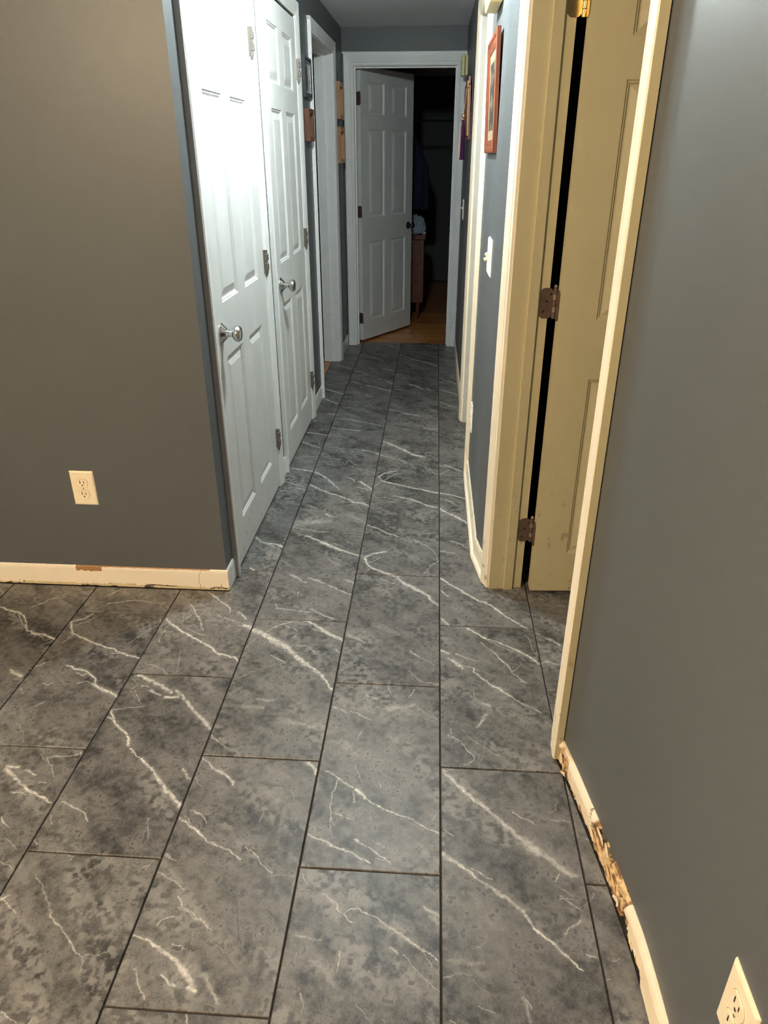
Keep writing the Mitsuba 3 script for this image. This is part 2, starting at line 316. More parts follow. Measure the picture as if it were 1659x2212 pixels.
-214 1276 -217 1253 19 19 -50  -217 1253 -234 1230 21 21 -50  -243 1227 -225 1249 35 31 40  -225 1249 -218 1280 28 25 40  50 1218 41 1194 23 20 35  41 1194 30 1173 21 18 35  -163 1335 -142 1285 32 32 30  -142 1285 -129 1259 31 31 30
-104 1303 -92 1265 31 25 30  -117 1198 -106 1174 29 24 35  -247 1121 -217 1110 56 62 65  -217 1110 -188 1099 61 67 65  -188 1099 -159 1086 66 60 65  -159 1086 -130 1074 60 54 65  -130 1074 -102 1061 53 47 65  -143 1118 -120 1106 31 37 55
-120 1106 -97 1092 36 42 55  -97 1092 -77 1078 41 33 60  -77 1078 -57 1058 32 23 60  -90 1074 -70 1066 24 18 50  -90 1110 -73 1103 25 19 50  -108 1127 -90 1108 21 21 35  -193 980 -181 970 31 31 50  -181 970 -167 962 31 31 50
-167 962 -155 946 30 30 50  -155 946 -144 936 35 30 50  -144 936 -122 921 30 25 50  -144 939 -133 950 26 26 45  -133 950 -118 953 27 27 45  -118 953 -97 942 36 41 50  -97 942 -71 931 41 46 50  -71 931 -46 914 41 46 40
-46 914 -23 901 45 50 40  -23 901 -1 883 75 70 50  -1 883 18 872 69 64 50  14 877 30 870 49 37 60  30 870 46 855 37 24 60  21 867 35 845 24 19 40  -48 877 -29 866 48 48 40  -19 864 0 838 29 24 35
0 838 17 825 23 19 35  17 825 51 799 23 19 35  17 963 49 949 81 162 40  32 945 51 928 158 131 30  -34 968 -5 948 13 13 -45  -5 948 30 927 13 13 -45  -2 1020 26 1005 14 13 30  26 1005 49 991 13 11 30
-143 863 -142 845 29 26 45  -142 845 -143 826 26 24 45  -205 782 -200 763 22 20 40  -200 763 -195 748 20 17 40  -105 769 -87 756 17 15 40  -87 756 -77 742 15 13 40  -191 749 -160 748 10 10 -50  -160 748 -132 740 10 10 -50
-132 740 -75 738 10 10 -50  -195 1034 -171 1012 13 13 -50  -245 1021 -231 999 26 21 50  -248 984 -225 988 23 17 40  -323 962 -291 929 12 12 -50  -291 929 -258 890 12 12 -50  -308 893 -288 881 12 12 -40  -385 1265 -353 1257 18 18 -50
-353 1257 -313 1254 19 19 -50  -343 1048 -326 1034 26 24 50  -326 1034 -308 1023 24 21 50  -307 1017 -256 1015 23 17 35  -360 1178 -363 1150 30 24 40  -234 889 -183 880 73 49 25  -54 747 -46 740 25 17 40  21 759 42 746 17 13 40
-230 855 -225 844 18 14 40  -307 1255 -297 1222 29 24 30  57 2247 86 2211 95 99 80  86 2211 121 2180 107 111 80  121 2180 145 2152 102 106 80  145 2152 172 2122 95 85 80  172 2122 198 2102 91 80 80  205 2102 228 2082 88 99 90
228 2082 250 2053 89 99 90  250 2053 261 2033 90 99 90  261 2033 289 2003 102 99 80  289 2003 316 1976 99 96 80  316 1976 342 1950 95 91 80  57 2163 81 2132 80 40 80  56 1996 73 1969 103 86 60  73 1969 82 1955 85 68 60
142 1942 169 1919 99 89 90  169 1919 199 1892 87 77 90  199 1892 236 1876 73 84 80  236 1876 269 1854 80 90 80  269 1854 298 1831 106 116 80  298 1831 329 1805 114 123 80  329 1805 352 1775 121 112 60  199 1886 229 1859 38 38 50
229 1859 258 1841 40 40 50  258 1841 282 1827 40 40 50  182 1872 202 1840 58 41 50  209 1838 230 1799 39 55 70  230 1799 249 1768 56 60 85  249 1768 260 1748 58 61 85  260 1748 269 1725 36 36 70  269 1725 298 1688 49 81 60
290 1692 300 1684 104 35 80  269 1734 300 1765 25 23 60  300 1765 292 1778 26 24 60  56 1820 77 1809 163 124 80  102 1805 126 1792 57 47 60  126 1792 147 1781 47 43 50  147 1781 171 1775 44 39 50  80 1779 101 1759 110 170 70
101 1759 116 1745 152 101 75  116 1745 123 1732 87 44 75  122 1753 152 1745 38 38 50  154 1744 154 1724 48 36 80  154 1724 176 1696 55 67 80  176 1696 200 1668 67 79 80  200 1668 225 1650 101 114 80  225 1650 244 1632 109 121 80
243 1630 257 1618 162 81 75  257 1618 282 1594 55 53 60  282 1594 308 1575 54 51 60  308 1575 331 1559 51 48 60  157 1741 189 1720 27 27 40  189 1720 218 1708 28 28 40  151 1654 149 1615 23 20 50  149 1615 157 1590 22 19 50
178 1543 166 1518 114 94 40  166 1518 151 1490 94 74 40  170 1587 192 1576 122 98 45  75 1459 96 1444 49 42 50  96 1444 114 1425 39 33 50  114 1425 129 1398 36 36 60  129 1398 139 1378 35 35 60  139 1374 127 1365 36 30 60
127 1365 112 1356 31 24 60  110 1480 136 1441 19 19 40  136 1441 171 1415 21 21 40  171 1415 215 1383 21 21 40  111 1511 134 1524 28 25 -60  134 1524 145 1533 23 20 -60  231 1515 257 1505 31 27 -60  257 1505 272 1491 26 22 -60
267 1397 282 1422 21 21 -60  282 1422 305 1438 24 24 -60  78 1482 82 1463 22 22 50  360 1937 385 1912 70 100 40  385 1912 409 1898 107 139 40  391 1907 427 1873 130 150 45  352 1773 381 1789 124 108 45  381 1789 406 1774 117 78 45
363 1858 390 1829 37 33 40  390 1829 409 1791 28 24 40  394 2137 413 2126 87 62 30  454 2097 473 2089 88 63 30  323 1919 338 1888 33 33 50  338 1888 339 1841 26 26 50  367 1621 375 1621 85 60 50  195 2041 220 2019 370 211 -30
268 1359 280 1337 18 18 -50  59 1336 71 1330 51 39 60  61 1331 78 1312 123 99 50  78 1312 95 1287 94 114 65  95 1287 118 1263 117 137 65  118 1263 137 1243 143 151 65  137 1243 162 1222 153 161 65  162 1222 183 1197 116 135 50
183 1197 206 1172 134 153 50  206 1172 223 1150 186 205 50  223 1150 240 1137 210 229 50  240 1135 254 1123 316 308 55  254 1123 268 1111 306 298 55  268 1111 287 1095 185 167 50  287 1095 306 1079 165 147 50  306 1079 322 1065 131 156 50
322 1065 335 1056 155 181 50  355 1105 371 1092 75 113 35  372 1090 393 1070 89 45 55  58 1092 77 1078 174 150 55  77 1078 98 1065 149 125 55  98 1065 118 1046 95 85 70  118 1046 138 1028 84 74 70  138 1028 163 1012 80 107 45
163 1012 183 999 106 133 45  183 999 204 981 131 137 40  204 981 220 969 136 143 40  217 970 229 954 108 89 60  229 954 238 939 87 68 60  239 935 257 916 75 72 85  257 916 274 900 71 68 85  274 900 290 883 73 70 80
290 883 304 870 69 66 80  304 870 318 855 60 30 75  65 1093 92 1073 17 17 -60  92 1073 113 1054 17 17 -60  116 1060 139 1049 35 31 55  139 1049 164 1036 31 27 55  159 1129 187 1126 30 26 35  187 1126 227 1128 25 22 35
133 1175 151 1153 29 26 30  151 1153 159 1131 24 20 30  197 1063 210 1081 26 26 40  210 1081 230 1100 27 27 40  224 1093 230 1100 71 59 35  165 1078 195 1082 27 24 35  195 1082 221 1094 23 19 35  220 1216 244 1201 41 37 50
244 1201 268 1184 36 32 50  299 1201 324 1199 48 44 35  324 1199 349 1197 44 40 35  304 1215 322 1231 26 23 30  322 1231 330 1252 22 19 30  219 993 235 1010 27 27 50  235 1010 254 1019 29 29 50  254 1019 275 1024 31 31 50
275 1024 292 1043 28 28 50  292 1043 306 1062 28 28 50  257 1018 274 1000 27 27 45  240 973 258 987 22 22 45  258 987 294 1000 23 23 45  294 1000 332 1002 25 25 45  332 1002 350 994 27 27 45  277 1022 298 1008 27 27 40
298 1008 339 980 27 27 40  210 1051 232 1036 28 28 40  232 1036 254 1021 28 28 40  307 1054 325 1034 28 28 45  325 1034 349 1021 28 28 45  290 1033 327 1010 28 28 40  327 1010 345 995 27 27 40  298 926 313 944 55 50 40
313 944 332 955 52 47 40  332 955 341 974 26 26 40  341 974 364 1006 26 26 40  364 1006 367 1019 28 28 40  320 931 332 912 31 28 40  332 912 352 903 28 25 40  331 890 349 881 60 48 50  60 1158 79 1143 52 37 40
60 859 134 856 161 80 15  57 827 86 834 25 23 30  86 834 109 836 23 21 30  112 826 143 800 16 16 30  119 777 146 768 20 15 40  202 799 215 781 38 27 40  201 797 212 760 106 106 25  357 837 366 843 27 22 30
379 880 394 886 24 20 40  131 891 142 902 21 21 30  142 902 140 914 22 22 30  120 890 131 889 34 28 30  69 755 81 748 29 25 40  297 924 315 903 16 16 -40  315 903 348 881 15 15 -40  -669 3229 -611 3212 96 112 85
-611 3212 -553 3193 110 125 85  -549 3190 -514 3158 119 134 85  -514 3158 -474 3110 118 131 85  -474 3110 -447 3063 109 120 85  -447 3063 -406 2995 104 52 70  -542 3038 -496 2989 123 110 85  -496 2989 -446 2954 127 111 85  -446 2954 -398 2927 117 101 85
-398 2927 -356 2893 112 123 90  -356 2893 -328 2866 114 125 90  -328 2866 -284 2855 136 122 90  -284 2855 -249 2829 102 90 90  -669 3065 -629 3043 104 91 60  -629 3043 -570 3008 89 76 60  -596 3045 -589 3103 39 36 50  -589 3103 -602 3160 30 26 50
-383 3136 -350 3110 101 88 70  -350 3110 -349 3081 47 40 70  -318 3088 -281 3042 166 145 85  -281 3042 -252 3000 134 115 85  -325 3024 -258 2997 113 85 50  -214 3103 -237 3151 68 66 80  -237 3151 -214 3195 80 77 80  -214 3195 -161 3229 112 107 80
-214 3103 -153 3075 117 131 85  -153 3075 -93 3047 130 144 85  -93 3047 -28 3020 145 145 85  -28 3020 45 2986 142 142 85  -208 3111 -178 3163 74 69 55  -178 3163 -146 3199 83 76 55  -220 3094 -254 3028 61 50 40  -48 3320 8 3261 79 73 40
8 3261 49 3161 50 46 40  -153 2943 -108 2928 112 112 60  -108 2928 -70 2912 109 109 60  -70 2912 -35 2885 144 96 80  -35 2885 0 2852 89 101 75  0 2852 42 2834 118 131 75  55 2987 112 2968 117 117 80  112 2968 176 2928 107 107 80
53 2828 90 2782 140 120 85  90 2782 125 2751 133 111 85  125 2751 154 2714 136 117 85  154 2714 180 2677 111 93 85  80 3323 117 3286 97 90 80  117 3286 159 3250 94 87 80  49 3308 83 3301 141 123 60  56 3204 103 3259 72 60 40
80 2922 128 2860 63 52 50  -244 3629 -187 3571 178 193 70  -187 3571 -133 3514 187 202 70  -133 3514 -80 3448 185 198 80  -80 3448 -29 3423 261 278 80  -343 3496 -298 3479 145 145 60  -298 3479 -251 3437 116 116 60  -251 3437 -155 3377 96 96 50
-155 3377 -112 3352 97 97 50  -673 3738 -620 3724 103 114 80  -620 3724 -550 3700 110 120 80  -675 3590 -624 3552 123 107 75  -624 3552 -573 3515 107 92 75  -548 3824 -458 3803 109 109 75  -458 3803 -378 3785 109 109 75  -519 3978 -460 3969 144 168 60
-460 3969 -422 3947 143 163 60  -422 3947 -342 3916 132 121 55  -342 3916 -258 3862 108 98 55  -245 4176 -193 4148 116 116 70  -193 4148 -149 4104 94 94 70  -149 4104 -57 4063 117 117 70  -182 3915 -165 3904 100 80 50  -29 3854 34 3828 108 108 60
-660 4344 -581 4278 102 102 50  -401 3361 -374 3307 46 46 40  -374 3307 -344 3282 68 68 40  -642 3392 -576 3387 112 93 40  -609 3005 -559 2977 253 127 40  -588 3565 -589 3649 40 32 40  -487 2541 -455 2519 112 112 75  -455 2519 -411 2487 109 109 75
-411 2487 -374 2461 218 200 80  -374 2461 -337 2435 198 180 80  -337 2435 -291 2411 134 115 80  -291 2411 -245 2384 111 93 80  -360 2479 -330 2464 79 69 50  -325 2516 -287 2478 50 42 50  -531 2599 -477 2590 71 71 50  -477 2590 -435 2574 66 66 50
-435 2574 -401 2583 73 73 50  -413 2582 -358 2604 72 60 -50  -432 2741 -401 2710 130 93 60  -533 2824 -479 2792 91 68 45  -244 2647 -198 2621 87 98 75  -198 2621 -162 2586 83 92 75  -162 2586 -115 2559 106 84 75  -227 2361 -236 2377 77 73 85
-236 2377 -204 2411 99 93 85  -204 2411 -157 2431 111 104 85  -233 2366 -207 2311 86 74 85  -207 2311 -158 2279 103 112 80  -158 2279 -100 2253 118 127 80  -220 2341 -190 2359 67 63 55  -190 2359 -176 2386 46 43 55  -202 2311 -223 2260 39 33 40
-52 2534 -7 2497 67 62 50  -7 2497 37 2438 53 49 50  37 2433 48 2374 34 32 50  48 2374 17 2326 40 38 50  17 2326 -3 2274 32 30 50  98 2532 142 2506 85 85 50  142 2506 157 2485 67 67 50  54 2450 107 2437 108 87 45
-683 2510 -655 2477 85 78 85  -655 2477 -631 2467 108 99 85  -631 2467 -596 2460 96 102 85  -596 2460 -553 2438 89 94 85  -636 2467 -585 2434 62 44 70  -653 2276 -628 2258 68 53 80  -493 2234 -464 2215 62 58 50  -464 2215 -450 2196 46 43 50
-423 2217 -370 2202 71 54 50  -371 2357 -317 2314 57 41 50  -471 2432 -451 2357 33 30 -50  -451 2357 -433 2311 30 28 -50  -562 2404 -502 2312 31 31 -40  -502 2312 -462 2264 33 33 -40  -86 2538 -37 2595 54 45 -40  -232 2754 -133 2695 686 686 -25
-544 2642 -414 2676 766 511 25  151 3854 166 3821 62 62 35  -687 5181 -632 5132 146 146 75  -632 5132 -585 5083 134 134 75  -485 5431 -424 5392 163 163 60  -424 5392 -365 5325 126 126 60  -242 5505 -181 5437 136 136 75  -181 5437 -121 5355 120 120 75
-121 5355 -42 5305 188 188 75  -42 5305 46 5189 138 138 75  -158 5631 -98 5574 133 133 60  -98 5574 -38 5534 150 150 60  -38 5534 42 5437 117 117 60  -366 5840 -300 5763 124 124 60  -300 5763 -248 5703 123 123 60  -50 5828 50 5722 136 136 60
-343 5099 -275 5047 159 159 70  -531 5022 -471 4964 136 119 50  -471 4964 -441 4917 89 76 50  -533 4753 -501 4725 146 129 85  -501 4725 -469 4693 121 106 85  -459 4797 -426 4753 133 106 60  -314 4806 -257 4719 153 178 60  -362 4838 -340 4816 129 129 55
-432 4674 -379 4644 167 176 75  -379 4644 -339 4614 161 169 75  -338 4603 -292 4574 159 150 75  -292 4574 -250 4545 145 137 75  -687 4574 -629 4520 200 172 85  -629 4520 -558 4468 189 157 85  -655 4345 -613 4305 130 117 80  -613 4305 -578 4263 102 91 80
-148 4726 -96 4673 127 119 85  -96 4673 -51 4611 101 95 85  -23 4624 18 4577 148 89 80  62 4871 114 4811 131 131 75  114 4811 170 4753 136 136 75  56 4796 78 4756 100 100 60  52 4629 110 4558 117 117 70  110 4558 171 4504 132 132 70
-244 4173 -190 4146 160 144 70  -190 4146 -161 4116 113 101 70  -161 4116 -63 4061 123 92 60  50 5380 106 5370 222 166 60  -653 4704 -552 4722 135 113 40  -249 4587 -163 4599 128 106 40  66 4334 153 4245 199 142 40  -530 4200 -457 4177 136 102 50
-470 4299 -387 4304 115 96 40  3 4189 43 4147 158 132 40  -413 4461 -379 4423 210 157 40  -601 4078 -545 4047 145 116 50
'''.split(), float).reshape(-1, 7)
VEINS = VEINS * [1e-3, 1e-3, 1e-3, 1e-3, 1e-4, 1e-4, 1e-2]
NV, SUB = 15, 0.1524             # veins are looked up in blocks of an eighth of a tile
cells = {}
for s in VEINS:
    hit = {}
    for t in np.linspace(.05, .95, 7):
        k = tile_of(s[0] + (s[2] - s[0]) * t, s[1] + (s[3] - s[1]) * t)
        hit[k] = hit.get(k, 0) + 1
    for k, n in hit.items():
        if n >= 2:
            ox, oy = TX + k[0] * TW, OFF[k[0] % 2] + k[1] * TL
            cells.setdefault(k, []).append([s[0] - ox, s[1] - oy, s[2] - ox, s[3] - oy, s[4], s[5], s[6]])
slots = sorted(cells)
donors = [i for i, k in enumerate(slots) if k in ((-2, 1), (-3, 1), (-2, 2), (-1, 1), (0, 1), (0, 2), (-4, 2), (-2, 3), (-1, 3), (-1, 2))]
table = np.zeros((len(slots), 8, NV, 7), np.float32)
for i, k in enumerate(slots):
    for b in range(8):
        cell = sbox(b % 2 * SUB, b // 2 * SUB, (b % 2 + 1) * SUB, (b // 2 + 1) * SUB)
        near = [v for v in cells[k] if LineString([v[0:2], v[2:4]]).distance(cell) < max(v[4], v[5]) * .9 + .005]
        near.sort(key=lambda v: -(.02 + math.hypot(v[2] - v[0], v[3] - v[1])) * (v[4] + v[5] + .004) * abs(v[6]))
        for j, v in enumerate(near[:NV]):
            table[i, b, j] = v
CMIN, CNUM, RMIN, RNUM = -16, 26, -9, 22
which = np.zeros((CNUM, RNUM), np.uint32)
for c in range(CNUM):
    for r in range(RNUM):
        k = (c + CMIN, r + RMIN)
        which[c, r] = slots.index(k) if k in cells and (len(cells[k]) > 3 or k[1] > 5) else donors[(c * 7 + r * 3) % len(donors)]
B_WHICH = mi.UInt32(which.ravel())
B_SEG = [mi.Float(np.ascontiguousarray(table[..., j].ravel())) for j in range(7)]
dr.eval(B_WHICH, *B_SEG)


def hash2(i, j):
    h = i * 374761393 + j * 668265263
    h = (h ^ (h >> 13)) * 1274126177
    return mi.Float((h ^ (h >> 16)) & 0xFFFFFF) / 16777215.0


def noise2(x, y):
    """Smooth value noise on the plane; cheaper than mikit.noise."""
    fx, fy = dr.floor(x), dr.floor(y)
    i, j = mi.UInt32(mi.Int32(fx) + 1000000), mi.UInt32(mi.Int32(fy) + 1000000)
    u, v = x - fx, y - fy
    u, v = u * u * (3 - 2 * u), v * v * (3 - 2 * v)
    return dr.lerp(dr.lerp(hash2(i, j), hash2(i + 1, j), u), dr.lerp(hash2(i, j + 1), hash2(i + 1, j + 1), u), v)


def fbm2(x, y, octaves=3):
    return sum(0.5 ** (o + 1) * noise2(x * 2.03 ** o + 17 * o, y * 2.03 ** o + 5 * o) for o in range(octaves)) / (1 - 0.5 ** octaves)


def tile_color(p, n, uv):
    c = dr.floor((p.x - TX) / TW)
    odd = (mi.Int32(c) & 1) == 1
    o = dr.select(odd, mi.Float(OFF[1]), mi.Float(OFF[0]))
    r = dr.floor((p.y - o) / TL)
    lx, ly = p.x - TX - c * TW, p.y - o - r * TL
    sx, sy = c * 13.7 + 3, r * 7.9                                  # every tile is cut from another part of the print
    u, w = p.x * .77 - p.y * .64, p.x * .64 + p.y * .77             # along and across the veins
    j1, j2 = noise2(p.x * 75 + 11, p.y * 75), noise2(p.x * 75, p.y * 75 + 31)
    cloud = fbm2(u * 3.4 + sx + j1 * .05, w * 8.5 + sy, 3)
    mott = fbm2(u * 17 + sx, w * 26 + sy + j2 * .3, 3)
    fine = fbm2(p.x * 85 + sx, p.y * 85 + sy, 3)
    grit = noise2(p.x * 520, p.y * 520)
    v = .62 + .62 * (cloud - .5) + .85 * (mott - .5) + .70 * (fine - .5) + .30 * (grit - .5)
    pits = smoothstep(.66, .74, fine) * smoothstep(.5, .62, mott)
    haze = smoothstep(.52, .74, fbm2(u * 7 + sx + 40 + j2 * .2, w * 19 + sy, 3)) * smoothstep(.35, .62, fine)
    tone = hash2(mi.UInt32(mi.Int32(c) + 50), mi.UInt32(mi.Int32(r) + 50))
    base = mi.Color3f(.166, .157, .151) * dr.maximum(v * (.90 + .20 * tone), .16)
    base = base * (1 - .55 * pits)
    base = mix(base, (.27, .262, .252), haze * .42)
    # the printed veins
    k1, k2 = noise2(p.x * 290, p.y * 290 + 7), noise2(p.x * 290 + 19, p.y * 290)
    wx, wy = lx + (j1 - .5) * .0062 + (k1 - .5) * .0030, ly + (j2 - .5) * .0062 + (k2 - .5) * .0030
    ci, ri = dr.clip(mi.Int32(c) - CMIN, 0, CNUM - 1), dr.clip(mi.Int32(r) - RMIN, 0, RNUM - 1)
    blk = dr.clip(mi.Int32(lx / SUB), 0, 1) + 2 * dr.clip(mi.Int32(ly / SUB), 0, 3)
    slot = (dr.gather(mi.UInt32, B_WHICH, mi.UInt32(ci * RNUM + ri)) * 8 + mi.UInt32(blk)) * NV
    light, dark = mi.Float(0), mi.Float(0)
    for j in range(NV):
        ax, ay, bxx, byy, w0, w1, s = (dr.gather(mi.Float, B, slot + j) for B in B_SEG)
        dx, dy = bxx - ax, byy - ay
        t = dr.clip(((wx - ax) * dx + (wy - ay) * dy) / dr.maximum(dx * dx + dy * dy, 1e-8), 0, 1)
        d = dr.sqrt(dr.square(wx - ax - dx * t) + dr.square(wy - ay - dy * t))
        h = dr.maximum(.5 * (w0 + (w1 - w0) * t), .0006)
        k = smoothstep(1.10, .15, d / h) + .14 * smoothstep(2.6, .8, d / h)
        light = dr.maximum(light, k * s)
        dark = dr.maximum(dark, -k * s)
    grain = .22 + 1.2 * fbm2(p.x * 140 + 5, p.y * 140, 2)
    base = base * (1 - .75 * dr.clip(dark, 0, 1))
    return mix(base, (.60, .58, .55), dr.clip(light * grain, 0, 1) * .90)


scene['mat_tile'] = {'type': 'twosided', 'bsdf': {'type': 'principled', 'base_color': mikit.proc(tile_color), 'roughness': 0.44, 'specular': 0.45}}

# ------------------------------------------------------------------ the plan of the place
CEIL = 2.155
LW = frame((-0.692, 2.118, 0), (1, -0.0033))        # left wall of the hallway: y' runs away from the camera
EW = frame((0, 5.80, 0), (0, -1))                   # end wall: y' runs to the right
RW = frame((0.190, 2.42, 0), (-1, -0.0026))         # right wall of the hallway, far part: y' runs toward the camera
RD = frame((0.2255, 2.190, 0), (-0.987, -0.1597))   # the skewed wall of the open door on the right: y' runs toward the camera
FW = frame((0, 2.118, 0), (0, -1))                  # wall on the left that faces the camera: y' runs to the right


def LY(y):                                          # distance along the left wall of a room y
    return y - 2.118


def RY(y):                                          # distance along the right wall of a room y
    return 2.42 - y


BOW = [(0.3545, 1.405), (0.371, 1.320), (0.393, 1.178), (0.411, 1.058), (0.422, 0.962), (0.430, 0.871), (0.432, 0.769), (0.432, -3.0)]   # the bowed wall by the camera


def smooth_line(pts, step):
    from scipy.interpolate import PchipInterpolator
    pts = np.array(pts)[::-1]
    f = PchipInterpolator(pts[:, 1], pts[:, 0])
    ys = np.concatenate([np.arange(1.405, 0.70, -step), [0.5, 0.0, -1.5, -3.0]])
    return np.stack([f(ys), ys], 1)


# ---- floor: a dark bed with every tile a piece of its own
def far_right(y):
    return 0.190 + (y - 2.42) * 0.0026


line = smooth_line(BOW, 0.02)
tiled = unary_union([
    Polygon([(-3.2, -3.0), (0.425, -3.0)] + [(x - .0115, y) for x, y in line[::-1]] + [(0.357, 1.40), (0.345, 1.45), (1.3, 1.45), (1.3, 2.9), (0.33, 2.9), (0.340, 2.22), (0.2215, 2.21), (0.186, 2.42), (-0.60, 2.42), (-0.60, 2.1095), (-3.2, 2.1095)]),
    Polygon([(-0.6865, 2.05), (-0.6865, 2.26), (-0.694, 2.262), (-0.678, 5.90), (0.195, 5.90), (far_right(5.8) - .008, 5.72), (far_right(2.42) - .012, 2.42), (0.10, 2.05)]),
    sbox(-0.739, 4.42, -0.60, 5.275), sbox(0.1, 3.25, 0.32, 3.97)])
tiled = tiled.difference(sbox(-0.9, 5.805, -0.606, 6.0)).difference(sbox(0.124, 5.805, 0.4, 6.0))
structure('floor', 'grey stone-look tile floor with white veins and dark joints')
bed = trimesh.creation.extrude_polygon(unary_union([tiled.buffer(.03), sbox(-3.2, -3.0, 0.44, 2.12)]), 0.06); bed.apply_translation((0, 0, -0.0648))
put('bed', bed, 'mat_grout', 'floor')
GAP, BEV, THICK = 0.0021, 0.0012, 0.0046


def tile_mesh(poly):
    poly = poly.simplify(0.0008)
    inner = poly.buffer(-BEV, join_style=2)
    if inner.is_empty or inner.geom_type != 'Polygon':
        return None
    if poly.convex_hull.area - poly.area < 2e-5:
        a, b = np.array(poly.exterior.coords)[:-1], np.array(inner.exterior.coords)[:-1]
        pts = [(x, y, -THICK) for x, y in a] + [(x, y, -BEV) for x, y in a] + [(x, y, 0) for x, y in b]
        return tm(m3.Manifold.hull_points(np.array(pts)))
    m = trimesh.creation.extrude_polygon(poly, THICK); m.apply_translation((0, 0, -THICK))
    return m


for c in range(-11, 5):
    for r in range(-6, 11):
        x0, y0 = TX + c * TW, OFF[c % 2] + r * TL
        piece = sbox(x0 + GAP, y0 + GAP, x0 + TW - GAP, y0 + TL - GAP).intersection(tiled)
        for g in getattr(piece, 'geoms', [piece]):
            if g.geom_type == 'Polygon' and g.area > 2e-4 and g.buffer(-.004).area > 0:
                m = tile_mesh(g)
                if m is not None:
                    m.apply_translation((0, 0, float(rng.uniform(-.0003, .0002))))
                    put('tile', m, 'mat_tile', 'floor')

# ---- wood floors of the two rooms beyond the hallway
def planks(key, x0, x1, y0, y1, yfine):
    structure(key)
    put('subfloor', bx(x0, x1, y0, y1, -.05, -.0085), 'mat_plank_1', key)
    y, k = y0, 0
    while y < yfine:
        x = x0 - rng.uniform(0, .6)
        while x < x1:
            L = rng.uniform(.55, 1.1)
            a, b = max(x, x0), min(x + L, x1)
            if b - a > .02:
                put('plank', bx(a + .0005, b - .0005, y + .0007, y + .0563, -.012, -.004, .0012), f'mat_plank_{int(rng.integers(3))}', key)
            x += L
        y += .057


planks('floor_bedroom', -1.9, 1.4, 5.905, 9.2, 7.3)
labels['floor_bedroom']['label'] = 'orange hardwood strip floor of the dark bedroom at the hallway end'
planks('floor_side_room', -2.1, -0.745, 4.30, 5.40, 5.40)
labels['floor_side_room']['label'] = 'orange hardwood floor seen through the open doorway on the left'

# ------------------------------------------------------------------ walls and ceiling
D1, D2, O3, D5 = (2.259, 3.000), (3.225, 3.953), (4.406, 5.282), (3.248, 3.972)     # near and far edge of the openings
DOORTOP = 1.952
w = sbox(0, 0, LY(5.84), CEIL)
for (a, b), top in ((D1, DOORTOP), (D2, DOORTOP), (O3, 1.950)):
    w = w.difference(sbox(LY(a) - .003, -1, LY(b) + .003, top + .004))
w = w.difference(sbox(LY(2.196), .084, LY(2.2035), 1.999))               # an open crack beside the first casing
structure('wall_left', 'blue-grey painted left wall of the hallway')
put('body', wall_plate(w, -0.115, 0), 'mat_wall', 'wall_left', M=LW)
put('crack_backing', bx(-.02, -.012, LY(2.19), LY(2.21), .05, 2.02), 'mat_gap', 'wall_left', M=LW)

structure('wall_front', 'grey wall on the left that faces the camera')
put('wall_front', bx(-3.2, -0.692, 2.118, 2.233, 0, CEIL), 'mat_wall')
ew = sbox(-0.80, 0, 0.33, CEIL).difference(sbox(-0.604, -1, 0.122, 1.936))
structure('wall_end', 'dark blue-grey wall above the bedroom door')
put('wall_end', wall_plate(ew, -0.115, 0), 'mat_wall', M=EW)

structure('wall_right', 'blue-grey painted right wall, bowed near the camera')
rw = sbox(RY(5.84), 0, 0.0, CEIL).difference(sbox(RY(D5[1]) - .003, -1, RY(D5[0]) + .003, DOORTOP))
far_part = wall_plate(rw, -0.115, 0); far_part.apply_transform(RW)
rd = sbox(-0.233, 0, 0.80, CEIL).difference(sbox(-0.002, -1, 0.757, DOORTOP))
door_part = wall_plate(rd, -0.115, 0); door_part.apply_transform(RD)
foot = [tuple(p) for p in line] + [(0.60, -3.0), (0.60, 1.36), (0.46, 1.42)]
near_part = trimesh.creation.extrude_polygon(Polygon(foot), CEIL)
put('wall_right', join(far_part, door_part, near_part), 'mat_wall', smooth=20)

structure('ceiling', 'grey hallway ceiling')
put('ceiling', bx(-3.3, 2.2, -3.1, 9.3, CEIL, CEIL + .08), 'mat_ceiling')
structure('wall_back'); put('wall_back', bx(-3.3, 0.6, -3.1, -3.0, 0, CEIL), 'mat_wall')
structure('wall_room_side'); put('wall_room_side', bx(-3.3, -3.2, -3.0, 2.12, 0, CEIL), 'mat_wall')
labels['wall_back']['label'] = 'grey wall behind the camera'; labels['wall_room_side']['label'] = 'grey far left wall of the near room'
structure('wall_bedroom', 'dark walls of the unlit bedroom')
put('wall_bedroom', join(bx(-1.95, 1.45, 9.2, 9.3, 0, CEIL), bx(-1.95, -1.9, 5.92, 9.2, 0, CEIL), bx(1.4, 1.45, 5.92, 9.2, 0, CEIL), bx(-1.95, -0.79, 5.88, 5.93, 0, CEIL), bx(0.32, 1.45, 5.88, 5.93, 0, CEIL)), 'mat_room_dark')
structure('wall_side_room', 'dark walls of the room on the left')
put('wall_side_room', join(bx(-2.15, -2.1, 4.3, 5.4, 0, CEIL), bx(-2.1, -0.80, 5.40, 5.44, 0, CEIL), bx(-2.1, -0.80, 4.26, 4.30, 0, CEIL)), 'mat_room_dark')
structure('wall_bath', 'dark walls of the room behind the open door on the right')
put('wall_bath', join(bx(1.30, 1.35, 1.40, 3.05, 0, CEIL), bx(0.31, 1.30, 3.0, 3.05, 0, CEIL), bx(0.60, 1.30, 1.38, 1.45, 0, CEIL)), 'mat_room_dark')


